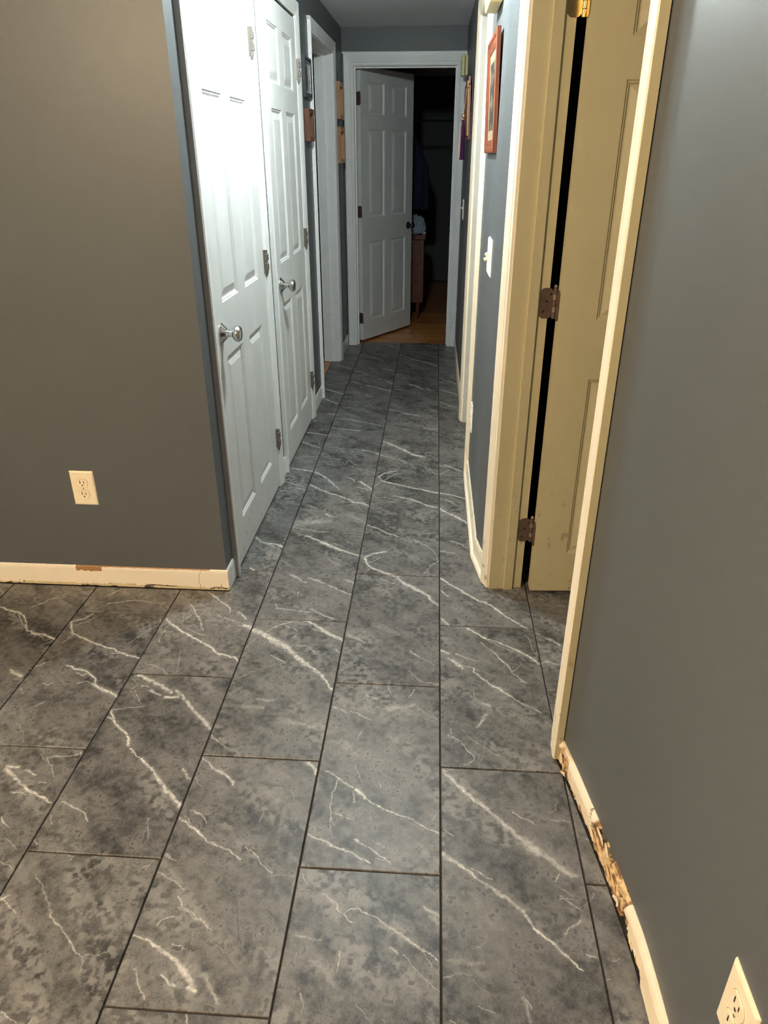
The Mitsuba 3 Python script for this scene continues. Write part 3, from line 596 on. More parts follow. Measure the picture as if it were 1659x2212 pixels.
# ------------------------------------------------------------------ casings, jambs, baseboards
CAS = [(0, 0), (0, .0088), (.0025, .0100), (.010, .0108), (.0125, .0128), (.015, .0135), (.018, .0128), (.030, .0162), (.043, .0192), (.051, .0196), (.0550, .0172), (.0550, 0)]


def casing_leg(y_in, outward, z0, z_in, width=.055, dip=0.0):
    """A moulded upright whose inner edge stands at y_in; outward +1 or -1 along y'; mitred at the top."""
    k = width / .055
    pts = [(t, y_in + outward * a * k) for a, t in CAS]
    if outward > 0: pts = pts[::-1]
    leg = prism(pts, z_in + width - z0 + .001).translate((0, 0, z0))
    n = np.array([0, outward, -1.0]); n /= np.linalg.norm(n)                # keeps what lies outside the mitre line
    return leg.trim_by_plane(tuple(n), float(n @ [0, y_in, z_in]) - 2e-5)


def casing_head(y0, y1, z_in, width=.055):
    k = width / .055
    pts = [(t, z_in + a * k) for a, t in CAS][::-1]
    h = prism([(x, z) for x, z in pts], y1 - y0 + 2 * width)                # x', z extruded along y'
    h = h.transform(np.array([[1, 0, 0, 0], [0, 0, 1, y0 - width], [0, 1, 0, 0]], float))
    h = h if h.volume() > 0 else h
    for ys, s in ((y0, -1), (y1, 1)):
        n = np.array([0, -s, 1.0]); n /= np.linalg.norm(n)
        h = h.trim_by_plane(tuple(n), float(n @ [0, ys, z_in]) - 2e-5)
    return h


def fixed(man):
    t = tm(man)
    if t.volume < 0: t.invert()
    return t


def jamb(y0, y1, z1, x0, x1, stop=None, t=.018):
    """Lining of an opening: two sides and the head, with a door stop."""
    out = [bx(x0, x1, y0 - t, y0, 0, z1 + t), bx(x0, x1, y1, y1 + t, 0, z1 + t), bx(x0, x1, y0, y1, z1, z1 + t)]
    return join(*out)


def stops(y0, y1, z1, xa, xb, t=.010):
    return join(bx(xa, xb, y0, y0 + t, 0, z1), bx(xa, xb, y1 - t, y1, 0, z1), bx(xa, xb, y0, y1, z1 - t, z1))


def doorway(n, M, y0, y1, z_in, bsdf, jam, label, widths=(.055, .055, .055), stop=None, depth=.115, z0=0.003, sides=(1, 1)):
    key = structure(f'trim_{n}', label)
    if sides[0]: put('side_casing', fixed(casing_leg(y0, -1, z0, z_in, widths[0])), bsdf, key, M=M)
    if sides[1]: put('side_casing', fixed(casing_leg(y1, 1, z0, z_in, widths[1])), bsdf, key, M=M)
    put('head_casing', fixed(casing_head(y0, y1, z_in, widths[2])), bsdf, key, M=M)
    if jam:
        put('jamb', jamb(y0 + .004, y1 - .004, z_in - .004, -depth, 0.0), jam, key, M=M)
        if stop: put('door_stop', stops(y0 + .004, y1 - .004, z_in - .004, *stop), jam, key, M=M)
    return key


doorway(1, LW, LY(D1[0]) - .003, LY(D1[1]) + .003, DOORTOP + .004, 'mat_white', None, 'white moulded casing around the first closet door', (.047, .058, .058))
put('grey_edge', bx(0, .0165, LY(2.2035), LY(2.2080), .003, 2.0), 'mat_grey_edge', 'trim_1', M=LW)  # mid-grey strip along the outer edge of the white casing
doorway(2, LW, LY(D2[0]) - .003, LY(D2[1]) + .003, DOORTOP + .004, 'mat_white', None, 'white moulded casing around the second closet door', (.058, .058, .058))
doorway(3, LW, LY(O3[0]), LY(O3[1]), 1.952, 'mat_trim', 'mat_jamb', 'white casing of the open doorway on the left', (.046, .046, .062), (-.085, -.055))
doorway(4, EW, -0.604, 0.122, 1.936, 'mat_trim', 'mat_trim', 'white casing around the bedroom doorway at the hallway end', (.064, .062, .078), (-.075, -.045))
doorway(5, RD, -.001, .756, 1.952, 'mat_cream', 'mat_yellow', 'cream casing and jamb of the open door on the right', (.053, .060, .058), (-.081, -.052), sides=(1, 0))
doorway(6, RW, RY(D5[1]), RY(D5[0]), 1.952, 'mat_cream', 'mat_jamb_shaded', 'cream-white casing of the far doorway on the right', (.056, .056, .062), (-.080, -.050))

leg = casing_leg(.757, 1, .010, 1.952, .061)                              # the near casing: chipped and cut short at its foot
for nrm, pt in (((0, .93, .20), (0, .760, .047)), ((-.3, .75, .3), (.019, .776, .010))):
    nn = np.array(nrm) / np.linalg.norm(nrm)
    leg = leg.trim_by_plane(tuple(nn), float(nn @ np.array(pt)))
put('side_casing', fixed(leg), 'mat_cream', 'trim_5', M=RD)
put('edge_shade', bx(.0002, .0178, .8176, .8188, .012, 2.0), 'mat_yellow', 'trim_5', M=RD)  # darker strip: shade of this camera-facing edge put into the colour


def peeled_board(p, n, uv):
    """Cream paint on the left baseboard: bare wood where it has peeled off, a joint, black marks along the foot."""
    big = fbm(p.x * 12, p.y * 12, p.z * 12)
    c = mix((.80, .735, .60), (.82, .72, .60), smoothstep(.35, .65, big))
    wob = (fbm(p.x * 90, 1.5, p.z * 90) - .5) * .016
    bare = smoothstep(.001, -.001, dr.maximum(dr.abs(p.x + 1.184) - .047 + wob * .4, .0640 - p.z + wob))
    bare = dr.maximum(bare, smoothstep(.001, -.001, dr.maximum(dr.abs(p.x + .95) - .20, .0795 - p.z + wob * .25)))
    foot = smoothstep(.0145, .0115, p.z + wob * .7 + smoothstep(-1.35, -1.5, p.x) * .004)
    c = mix(c, (.50, .40, .20), foot * .75)
    c = mix(c, (.30, .145, .045), bare * .95)
    black = smoothstep(.60, .66, fbm(p.x * 30 + 3, 2.2, p.z * 55, 3)) * smoothstep(.020, .010, p.z)
    gouge = smoothstep(.0025, .0008, dr.abs(p.z - .014 + (p.x + .92) * .02 + wob * .3)) * smoothstep(.065, .045, dr.abs(p.x + .93))
    gouge = dr.maximum(gouge, smoothstep(.0016, .0006, dr.abs(p.x + .714)) * smoothstep(.030, .024, p.z) * smoothstep(.008, .012, p.z))
    seam = smoothstep(.0016, .0004, dr.abs(p.x + .792 + (fbm(p.z * 60, 3.3) - .5) * .012 + smoothstep(.06, .085, p.z) * -.012))
    return mix(c, (.035, .022, .014), dr.clip(dr.maximum(dr.maximum(black * .95, gouge), seam * .6), 0, 1))


mat('mat_peeled_board', peeled_board, 0.4, 0.45)


def board(y0, y1, h, t=.009, shoe=False):
    pts = [(0, 0.003), (t, 0.003), (t, h - .012), (t * .72, h - .004), (t * .35, h), (0, h)]
    if shoe:
        pts = [(0, 0.003), (t + .012, 0.003), (t + .0115, .009), (t + .008, .015), (t, .018), (t, h - .014), (t * .7, h - .004), (t * .35, h), (0, h)]
    b = prism(pts, y1 - y0)
    return fixed(b.transform(np.array([[1, 0, 0, 0], [0, 0, 1, y0], [0, 1, 0, 0]], float)))


structure('baseboard_front', 'cream baseboard with peeling paint under the grey wall on the left')
put('baseboard_front', board(-3.2, -0.687, .083, .006), 'mat_peeled_board', M=FW)
structure('baseboard_left', 'white baseboards of the left hallway wall')
for a, b, h in ((2.116, 2.203, .085), (3.064, 3.164, .088), (4.016, 4.358, .088), (5.330, 5.788, .088)):
    put('length', board(LY(a), LY(b), h, .006), 'mat_white', 'baseboard_left', M=LW)
structure('baseboard_right', 'cream-white baseboards of the right hallway wall')
put('length', board(RY(3.188), 0.004, .082, .008, True), 'mat_cream', 'baseboard_right', M=RW)
put('length', board(RY(5.785), RY(4.032), .082, .008), 'mat_cream', 'baseboard_right', M=RW)
put('length', board(-.236, -.056, .082, .008, True), 'mat_cream', 'baseboard_right', M=RD)

# ---- the rotten baseboard on the right: paint torn off, wood split, a hole with dark gaps
def rotten_board():
    ys = np.concatenate([np.arange(1.392, .72, -.0022), np.arange(.70, -.6, -.03), [-1.5, -3.0]])
    L2 = np.array(smooth_line(BOW, .004)); o = np.argsort(L2[:, 1])
    xs = np.interp(ys, L2[o, 1], L2[o, 0])
    prof = [(.0, .004)] + [(.0140, z) for z in np.linspace(.004, .052, 17)] + [(.0135, .056), (.0115, .060), (.0085, .064), (.005, .067), (.0, .068)]
    n, k = len(ys), len(prof)
    V = np.zeros((n, k, 3)); Cc = np.zeros((n, k, 3))
    nz = lambda a, b, c=0.0: np.array(mikit.fbm(mi.Float(np.ravel(a).astype(np.float32)), mi.Float(np.ravel(b).astype(np.float32)), float(c), 3)).reshape(np.shape(a))
    Y = np.repeat(ys[:, None], k, 1); Z = np.array([p[1] for p in prof])[None, :].repeat(n, 0); D = np.array([p[0] for p in prof])[None, :].repeat(n, 0)
    st = lambda a, b, x: (lambda t: t * t * (3 - 2 * t))(np.clip((x - a) / (b - a), 0, 1))
    f1, f2, f3 = nz(Y * 55, Z * 90, 1), nz(Y * 160, Z * 60, 4), nz(Y * 22, Z * 40, 8)
    zone_a = st(1.30, 1.335, Y) * st(.064, .05, Z + .02 * (f1 - .5))                      # by the casing
    zone_b = st(1.175, 1.11, Y) * st(.935, .975, Y)                                      # the long torn stretch
    low = st(.030, .012, Z + .03 * (f1 - .5)) * st(.80, .87, Y) * .8
    torn = np.clip(zone_a * 1.2 + zone_b * (.35 + 1.3 * f3) + low, 0, 1)
    hole = st(.018, .014, np.abs(Y - .949)) * st(.046, .038, Z)
    slit = np.maximum(st(.0045, .0025, np.abs(Y - .965)), st(.0060, .0035, np.abs(Y - .935 + .15 * (Z - .02)))) * st(.047, .040, Z + .006 * (f2 - .5))
    crack = np.zeros_like(Y)
    for y0, z0, y1, z1, wd in ((1.178, .066, 1.140, .040, .0022), (1.150, .048, 1.118, .058, .0025), (1.168, .014, 1.150, .028, .003), (1.125, .060, 1.098, .060, .005), (1.078, .062, 1.052, .060, .006), (1.06, .05, 1.02, .058, .002), (1.005, .05, .985, .03, .004), (1.00, .035, .965, .050, .003)):
        t = np.clip(((Y - y0) * (y1 - y0) + (Z - z0) * (z1 - z0)) / ((y1 - y0) ** 2 + (z1 - z0) ** 2), 0, 1)
        d = np.hypot(Y - y0 - t * (y1 - y0), Z - z0 - t * (z1 - z0))
        crack = np.maximum(crack, st(wd * 1.3, wd * .5, d + .003 * (f2 - .5)))
    edge = st(.35, .55, torn)
    D = D - np.where(D > .004, edge * (.003 + .006 * f1) + .004 * (f2 - .5) * edge, 0) - np.minimum(D * .9, hole * .006 + slit * .011 + crack * .006)
    D = np.maximum(D, 0) + np.where((Z > .055) & (D > 0), .0025 * st(1.19, 1.12, Y) * st(1.02, 1.06, Y) * f2, 0)
    V[..., 0] = xs[:, None] - D; V[..., 1] = Y; V[..., 2] = Z + .004 * (f1 - .5) * st(.80, .9, Y) * (Z < .012)
    paint = np.array([.80, .70, .54]) * (.92 + .16 * nz(Y * 30, Z * 30, 2))[..., None]
    fibre = np.array([.74, .54, .30]) * (.45 + .9 * f2)[..., None]
    brown = np.array([.24, .115, .045]) * (.6 + .8 * f1)[..., None]
    tornc = fibre + (brown - fibre) * st(.55, .72, nz(Y * 40 + 5, Z * 70, 6))[..., None]
    Cc = paint + (tornc - paint) * edge[..., None]
    rim = st(.25, .38, torn) * st(.55, .42, torn)
    Cc = Cc + (np.array([.30, .19, .10]) * (.6 + .7 * f2)[..., None] - Cc) * (hole * .85)[..., None]
    dirt = np.clip(np.maximum(np.maximum(crack * .95, slit), rim * .55 * (f1 > .45)) + st(.007, .0045, Z) * .7, 0, 1)
    Cc = Cc * (1 - dirt[..., None]) + np.array([.022, .014, .009]) * dirt[..., None]
    F = []
    for i in range(n - 1):
        for j in range(k - 1):
            a, b, c, d = i * k + j, i * k + j + 1, (i + 1) * k + j + 1, (i + 1) * k + j
            F += [(a, c, b), (a, d, c)]
    return trimesh.Trimesh(V.reshape(-1, 3), np.array(F), process=False), np.clip(Cc.reshape(-1, 3), 0, 1)


scene['mat_rotten'] = {'type': 'twosided', 'bsdf': {'type': 'principled', 'base_color': {'type': 'mesh_attribute', 'name': 'vertex_color'}, 'roughness': .6, 'specular': .3}}
rot_mesh, rot_col = rotten_board()
structure('baseboard_near', 'rotten cream baseboard with torn paint and split wood at the foot of the right wall')
put('board', rot_mesh, 'mat_rotten', 'baseboard_near', color=rot_col)
# loose splinters and flakes of paint that stand off the board
def flake(x, y, z, a, b, ang, tilt, bend):
    g = np.array([(-a, -b * .6), (-a * .2, -b), (a, -b * .2), (a * .7, b * .8), (-a * .5, b)])
    V = [(bend * (u / a) ** 2, u, v) for u, v in g] + [(bend * (u / a) ** 2 + .0012, u, v) for u, v in g]
    h = trimesh.convex.convex_hull(np.array(V))
    h.apply_transform(rot((1, 0, 0), ang)); h.apply_transform(rot((0, 0, 1), tilt)); h.apply_translation((x, y, z))
    return h


L2 = np.array(line); o2 = np.argsort(L2[:, 1])
for y, z, a, b, ang, tilt, off, m in ((1.352, .040, .014, .006, 70, 12, .016, 'mat_flake'), (1.338, .026, .010, .008, 20, -20, .014, 'mat_splinter'), (1.330, .014, .009, .006, -10, 30, .016, 'mat_flake'), (1.322, .044, .013, .006, 60, 10, .012, 'mat_splinter'),
                                      (1.110, .063, .022, .004, 4, 6, .010, 'mat_flake'), (1.076, .064, .018, .003, -4, -5, .009, 'mat_flake'), (1.045, .030, .016, .006, 35, 8, .012, 'mat_splinter'), (1.020, .036, .020, .005, 20, 6, .011, 'mat_splinter'), (.995, .020, .012, .006, -25, 12, .012, 'mat_flake'),
                                      (.981, .026, .008, .009, 50, -10, .0135, 'mat_flake'), (.900, .022, .012, .003, 15, 6, .014, 'mat_splinter'), (.880, .030, .010, .003, -12, -5, .014, 'mat_flake'), (1.14, .034, .016, .004, 25, 6, .0145, 'mat_flake')):
    if 'mat_flake' not in scene:
        mat('mat_flake', (.80, .68, .52), .5, .4); mat('mat_splinter', wood((.50, .30, .12), (.74, .56, .32), 1), .6, .3)
    xw = float(np.interp(y, L2[o2, 1], L2[o2, 0]))
    put('flake' if m == 'mat_flake' else 'splinter', flake(xw - off, y, z, a, b, ang, tilt, -.002), m, 'baseboard_near')

# ------------------------------------------------------------------ doors
ROWS = ((.163, .769), (.946, 1.552), (1.645, 1.855))
PANEL = [(0, 0), (.004, -.0040), (.007, -.0044), (.011, -.0095), (.015, -.0095), (.041, -.0020)]


def six_panel_door(key, M, width, bsdf, h=1.944, z0=.010, t=.034, stile=None):
    pw = .212; st_ = (width - 2 * pw - .098) / 2 if stile is None else stile
    cols = ((st_, st_ + pw), (st_ + pw + .098, st_ + 2 * pw + .098))
    face = sbox(0, z0, width, h)
    for a, b in cols:
        for c, d in ROWS:
            face = face.difference(sbox(a, c, b, d))
    front = wall_plate(face, -.0105, 0)
    put('slab', join(front, bx(-t, -.0103, 0, width, z0, h)), bsdf, key, M=M)
    for c, d in ROWS[::-1]:
        for a, b in cols:
            put('panel', rings(a, b, c, d, PANEL), bsdf, key, M=M)


def knob(key, M, y, z, metal, scale=1.0):
    R = [(.0, 0.0), (.0335, 0.0), (.0330, .0035), (.0290, .0060), (.0190, .0165), (.0150, .0190), (.0, .0192)]
    N = [(.0, .018), (.0128, .018), (.0128, .0255), (.0105, .0262), (.0105, .0400), (.0, .0402)]
    B = [(.0, .0375), (.0115, .0380), (.0180, .0410), (.0240, .0470), (.0262, .0540), (.0252, .0600), (.0215, .0648), (.0120, .0672), (.0, .0676)]
    for nm, prof in (('rose', R), ('neck', N), ('grip', B)):
        m = lathe([(r * scale, x * scale) for r, x in prof]); m.apply_translation((0, y, z))
        put(nm, m, metal, key + '__knob', smooth=35, M=M)


def butt_hinge(key, M, y, z, metal, h=.089):
    """Seen from the pin side of a closed door: the two leaves folded into a flat bar, knuckles, pin tip."""
    k = key + '__hinge'; n = 0
    while any(q.startswith(k + ('' if not n else f'_{n:03d}') + '__') for q in scene):
        n += 1
    k += '' if not n else f'_{n:03d}'
    put('leaf', join(bx(-.004, .0165, y - .004, y - .0006, z - h / 2, z + h / 2, .0005), bx(-.004, .0165, y + .0004, y + .004, z - h / 2, z + h / 2, .0005)), metal, k, M=M)
    for a in (-.030, .006):
        put('knuckle', bx(.009, .0205, y - .0062, y + .0052, z + a, z + a + .024, .002), metal, k, M=M)
    tip = upright(lathe([(0, -.012), (.0035, -.011), (.0048, -.006), (.0048, .012), (0, .012)], 16)); tip.apply_translation((.010, y - .001, z - h / 2))
    put('pin', tip, 'mat_pin' if metal == 'mat_bronze' else metal, k, smooth=40, M=M)


M1 = LW @ shift(.004, LY(D1[0]), 0)
structure('door_1', 'white six-panel closet door nearest the camera, closed, round chrome knob')
six_panel_door('door_1', M1, D1[1] - D1[0], 'mat_door')
knob('door_1', M1, .064, .857, 'mat_chrome')
M2 = LW @ shift(.005, LY(D2[0]), 0)
structure('door_2', 'second white six-panel closet door, closed, round chrome knob')
six_panel_door('door_2', M2, D2[1] - D2[0], 'mat_door')
knob('door_2', M2, .064, .858, 'mat_chrome')
for key, M, wd in (('door_1', M1, D1[1] - D1[0]), ('door_2', M2, D2[1] - D2[0])):
    for z in (.240, .995, 1.742):
        butt_hinge(key, M, wd + .003, z, 'mat_nickel')

M3d = frame((-0.566, 5.919, 0), (.863, -.505))
structure('door_3', 'white six-panel bedroom door standing half open at the hallway end')
six_panel_door('door_3', M3d, .720, 'mat_white', z0=.014)
knob('door_3', M3d, .662, .852, 'mat_dark_metal', .85)


def plate_poly(a0, a1, b0, b1, r):
    return sbox(a0 + r, b0 + r, a1 - r, b1 - r).buffer(r, quad_segs=4)


for z in (.190, .990, 1.745):
    leaf = trimesh.creation.extrude_polygon(plate_poly(-.033, .003, z - .043, z + .043, .012), .003)
    v = leaf.vertices.copy(); leaf.vertices = np.stack([v[:, 0], -v[:, 2], v[:, 1]], 1)
    kn = upright(lathe([(0, 0), (.0055, 0), (.0055, .086), (0, .086)], 12)); kn.apply_translation((-.036, -.005, z - .043))
    put('hinge', join(leaf, kn), 'mat_bronze', 'door_3', M=M3d)

M4d = frame((0.3655, 2.1665, 0), (.050, -.9987))
structure('door_4', 'cream six-panel door standing open on the right, its brass and bronze hinges showing')
six_panel_door('door_4', M4d, .745, 'mat_yellow', z0=.016)
put('foot_strip', bx(0, .0016, .0, .745, .014, .060), 'mat_yellow', 'door_4', M=M4d)
for z, m in ((1.733, 'mat_brass'), (.987, 'mat_bronze'), (.232, 'mat_bronze')):
    k = 'door_4__hinge' + ('' if m == 'mat_brass' else ('_001' if z > .5 else '_002'))
    # leaf on the rabbet of the jamb, in the frame of the skewed wall
    leaf = trimesh.creation.extrude_polygon(plate_poly(-.126, -.0885, z - .044, z + .044, .013), .0024)
    v = leaf.vertices.copy(); leaf.vertices = np.stack([v[:, 0], v[:, 2] + .0032, v[:, 1]], 1); leaf.invert()
    put('jamb_leaf', leaf, m, k, M=RD)
    for a, b in ((-.030, .026), (.018, -.024), (-.002, .006)):
        sc = lathe([(0, .0), (.0036, .0), (.0028, .0011), (0, .0012)], 12); sc.vertices = np.stack([sc.vertices[:, 1] - .107 + a * .42, sc.vertices[:, 0] + .0054, sc.vertices[:, 2] + z + b], 1)
        put('screw', sc, 'mat_dark_metal' if m == 'mat_bronze' else m, k, M=RD)
    for i in range(5):
        kn = upright(lathe([(0, 0), (.0062, .0004), (.0062, .0168), (0, .0172)], 16)); kn.apply_translation((-.1315, .0065, z - .044 + i * .0177))
        put('knuckle', kn, m if m == 'mat_brass' else ('mat_pin' if i % 2 else 'mat_bronze'), k, smooth=40, M=RD)
    cap = upright(lathe([(0, 0), (.0045, 0), (.0062, .003), (.003, .008), (0, .009)], 16)); cap.apply_translation((-.1315, .0065, z + .0445))
    put('pin', cap, 'mat_pin' if m == 'mat_bronze' else m, k, smooth=40, M=RD)
    # leaf on the edge of the door
    leaf = trimesh.creation.extrude_polygon(plate_poly(-.0335, -.001, z - .0475, z + .040, .012), .003)
    v = leaf.vertices.copy(); leaf.vertices = np.stack([v[:, 0], -v[:, 2], v[:, 1]], 1)
    put('door_leaf', leaf, m, k, M=M4d)

structure('door_5', 'closed white door set back in the far doorway on the right')
six_panel_door('door_5', RW @ shift(-.082, RY(D5[1]) + .006, 0), D5[1] - D5[0] - .012, 'mat_white')

# ------------------------------------------------------------------ outlets and switches
def cover_plate(key, M, y0, y1, z0, z1, bsdf, t=.0055):
    put('cover', rings(y0, y1, z0, z1, [(0, 0), (0, .0012), (.0016, .0034), (.0052, t), (.009, t)]), bsdf, key, M=M)


def outlet(key, M, yc, zc, w, h, bsdf, sc=1.0):
    cover_plate(key, M, yc - w / 2, yc + w / 2, zc - h / 2, zc + h / 2, bsdf)
    from shapely.geometry import Point
    for s in (1, -1):
        zz = zc + s * .0195 * sc
        disc = Point(yc, zz).buffer(.0172 * sc, quad_segs=10).intersection(sbox(yc - .02, zz - .0140 * sc, yc + .02, zz + .0140 * sc))
        face = wall_plate(disc, .004, .0078)
        rim = wall_plate(disc.buffer(.0011), .004, .0059)
        k = key + '__receptacle' + ('' if s == 1 else '_001')
        put('face', face, bsdf, k, M=M); put('rim', rim, 'mat_rim', k, M=M)
        put('slot', bx(.0075, .0081, yc - .0075 * sc, yc - .0048 * sc, zz - .002 * sc, zz + .0080 * sc), 'mat_slot', k, M=M)
        put('slot', bx(.0075, .0081, yc + .0048 * sc, yc + .0072 * sc, zz - .001 * sc, zz + .0070 * sc), 'mat_slot', k, M=M)
        hole = lathe([(0, .0075), (.0026 * sc, .0075), (.0026 * sc, .0081), (0, .0081)], 14); hole.apply_translation((0, yc, zz - .0075 * sc))
        put('ground_hole', hole, 'mat_slot', k, M=M)
    s_ = lathe([(0, .005), (.003, .005), (.0022, .0068), (0, .0070)], 14); s_.apply_translation((0, yc, zc))
    put('screw', s_, 'mat_pin', key, M=M, smooth=40)


def switch(key, M, yc, zc, w, h, toggles, bsdf='mat_plastic'):
    cover_plate(key, M, yc - w / 2, yc + w / 2, zc - h / 2, zc + h / 2, bsdf, .0065)
    for y, up in toggles:
        k = key + '__toggle' if key + '__toggle' not in scene else key + '__toggle'
        body = bx(0, .019, -.0046, .0046, -.0052, .0052, .0016)
        b = tm(body); b.apply_transform(rot((0, 1, 0), -28 if up else 28)); b.apply_translation((.003, yc + y, zc + (.004 if up else -.004)))
        collar = bx(.004, .0078, yc + y - .0058, yc + y + .0058, zc - .0125, zc + .0125, .0008)
        put('toggle', b, 'mat_toggle', key, M=M); put('collar', collar, 'mat_toggle', key, M=M)
        for z in (-.030, .030):
            s_ = lathe([(0, .006), (.0028, .006), (.002, .0076), (0, .0078)], 12); s_.apply_translation((0, yc + y, zc + z))
            put('screw', s_, bsdf, key, M=M, smooth=40)


k = say('wall_outlet', 'ivory duplex wall outlet low on the grey wall at the left', 'wall outlet'); outlet(k, FW, -1.1445, .3835, .081, .123, 'mat_ivory', 1.05)
MN = frame((0.432, 0, 0), (-1, 0))
k = say('wall_outlet_001', 'cream duplex wall outlet at the bottom right corner, near the camera', 'wall outlet'); outlet(k, MN, -.589, .3555, .080, .125, 'mat_ivory', 1.1)
k = say('wall_outlet_002', 'white wall outlet low on the right hallway wall under the light switch', 'wall outlet'); outlet(k, RW, RY(3.105), .325, .075, .124, 'mat_plastic')
k = say('light_switch', 'white double light switch with two cream toggles beside the open door', 'light switch'); switch(k, RW, RY(2.606), 1.068, .135, .118, ((-.023, False), (.023, True)))
k = say('light_switch_001', 'small white light switch on the far right wall near the bedroom door', 'light switch'); switch(k, RW, RY(5.22), 1.055, .078, .124, ((0, True),))

# ------------------------------------------------------------------ framed pictures and other things on the walls
def picture(key, M, y0, y1, z0, z1, t, rail, wood_m, mat_m, pic_m, matw, lip=None, lean=0, step=True):
    """Hangs on the wall at y0..y1; lean: how far its top stands off the wall."""
    A = shift(.001, 0, z0) @ rot((0, 1, 0), math.degrees(math.atan2(lean, z1 - z0))) @ shift(0, 0, -z0)
    prof = [(0, 0), (0, t * .86), (rail * .10, t), (rail * .38, t), (rail * .46, t * .82), (rail * .80, t * .70), (rail, t * .55), (rail, t * .30)] if step else [(0, 0), (0, t), (rail, t * .96), (rail, t * .25)]
    put('frame', rings(y0, y1, z0, z1, prof, cap=False), wood_m, key, M=M @ A)
    put('backing', bx(0, .0015, y0 + .002, y1 - .002, z0 + .002, z1 - .002), wood_m, key, M=M @ A)
    if lip: put('lip', rings(y0 + rail * .82, y1 - rail * .82, z0 + rail * .82, z1 - rail * .82, [(0, t * .45), (0, t * .80), (.0035, t * .74), (.0035, t * .35)], cap=False), lip, key, M=M @ A)
    if matw: put('mat_board', rings(y0 + rail, y1 - rail, z0 + rail, z1 - rail, [(0, t * .32), (matw, t * .30), (matw, t * .26)], cap=False), mat_m, key, M=M @ A)
    put('picture', rings(y0 + rail + matw - .001, y1 - rail - matw + .001, z0 + rail + matw - .001, z1 - rail - matw + .001, [(0, t * .26), (.002, t * .27)]), pic_m, key, M=M @ A)


k = say('picture_frame', 'large red-brown wooden picture frame with tan mat on the right wall', 'picture frame'); picture(k, RW, RY(3.055), RY(2.617), 1.385, 1.730, .0135, .040, 'mat_red_frame', 'mat_mat_tan', 'mat_picture', .030, lean=.0075)
k = say('picture_frame_001', 'dark blue-black framed picture with silver lip beside the second closet door', 'picture frame'); picture(k, LW, LY(4.152), LY(4.350), 1.643, 1.824, .016, .026, 'mat_black_frame', 'mat_silver_lip', 'mat_picture_brown', .004, lip='mat_silver_lip')
k = say('picture_frame_002', 'small dark brown deep shadow box frame under the black frame', 'picture frame'); picture(k, LW, LY(4.146), LY(4.292), 1.444, 1.592, .028, .020, 'mat_brown_frame', 'mat_mat_tan', 'mat_picture_brown', .003, step=False)
put('figure', bx(.008, .014, LY(4.196), LY(4.222), 1.475, 1.545, .002), 'mat_mat_tan', k, M=LW)
k = say('picture_frame_003', 'upper orange oak box frame just left of the bedroom door', 'picture frame'); picture(k, LW, LY(5.415), LY(5.625), 1.594, 1.812, .030, .026, 'mat_oak_frame', 'mat_mat_tan', 'mat_picture_brown', .004, step=False)
k = say('picture_frame_004', 'lower orange oak frame with white mat just left of the bedroom door', 'picture frame'); picture(k, LW, LY(5.405), LY(5.650), 1.330, 1.550, .030, .026, 'mat_oak_frame', 'mat_mat_white', 'mat_mat_white', .012, step=False)

k = say('wooden_plaque', 'orange-brown wooden award plaque with stepped top on the far right wall', 'plaque')
A = shift(.001, 0, 1.462) @ rot((0, 1, 0), 1.4) @ shift(0, 0, -1.462)
pl = Polygon([(RY(5.35), 1.462), (RY(4.745), 1.462), (RY(4.745), 1.735), (RY(4.80), 1.748), (RY(4.80), 1.783), (RY(5.29), 1.783), (RY(5.29), 1.748), (RY(5.35), 1.735)])
put('board', wall_plate(pl, 0, .010), 'mat_red_frame', k, M=RW @ A)
put('raised_face', wall_plate(pl.buffer(-.020, join_style=2), .010, .016), 'mat_oak_frame', k, M=RW @ A)
k = say('tassel', 'purple graduation tassel with pale cords hanging over the wooden plaque', 'tassel')
ty, tx = RY(4.93), .036
put('hanging_loop', tube([(tx - .012, ty - .02, 1.735), (tx - .006, ty - .01, 1.66), (tx, ty, 1.605)], .0018, 6), 'mat_cord', k, M=RW)
bead = upright(lathe([(0, 0), (.008, .003), (.0105, .011), (.008, .020), (0, .024)], 16)); bead.apply_translation((tx, ty, 1.578)); put('bead', bead, 'mat_copper', k, smooth=40, M=RW)
kn = trimesh.creation.torus(.0085, .0045, major_sections=20, minor_sections=10); kn.apply_transform(rot((1, .3, 0), 35)); kn.apply_translation((tx + .003, ty, 1.566)); put('knot', kn, 'mat_copper', k, smooth=True, M=RW)
strands = []
for i in range(46):
    a, rr = rng.uniform(0, 2 * np.pi), .014 * math.sqrt(rng.uniform(0, 1))
    e = (tx + rr * 1.15 * math.cos(a) + rng.normal(0, .001), ty + rr * 1.5 * math.sin(a), 1.352 + rng.uniform(0, .006))
    strands.append(tube([(tx + rr * .4 * math.cos(a), ty + rr * .5 * math.sin(a), 1.572), (tx + rr * math.cos(a), ty + rr * 1.2 * math.sin(a), 1.50), e], .0017, 5))
key = put('strands', join(*strands), 'mat_purple', k, smooth=40, M=RW); labels[key] = {'label': 'purple threads', 'kind': 'stuff'}
for dx, dy, z in ((.016, .004, 1.362), (.024, -.012, 1.360)):
    put('pale_cord', tube([(tx + .004, ty, 1.575), (tx + dx * .8, ty + dy, 1.48), (tx + dx, ty + dy, z)], .0034, 8), 'mat_cord', k, smooth=40, M=RW)

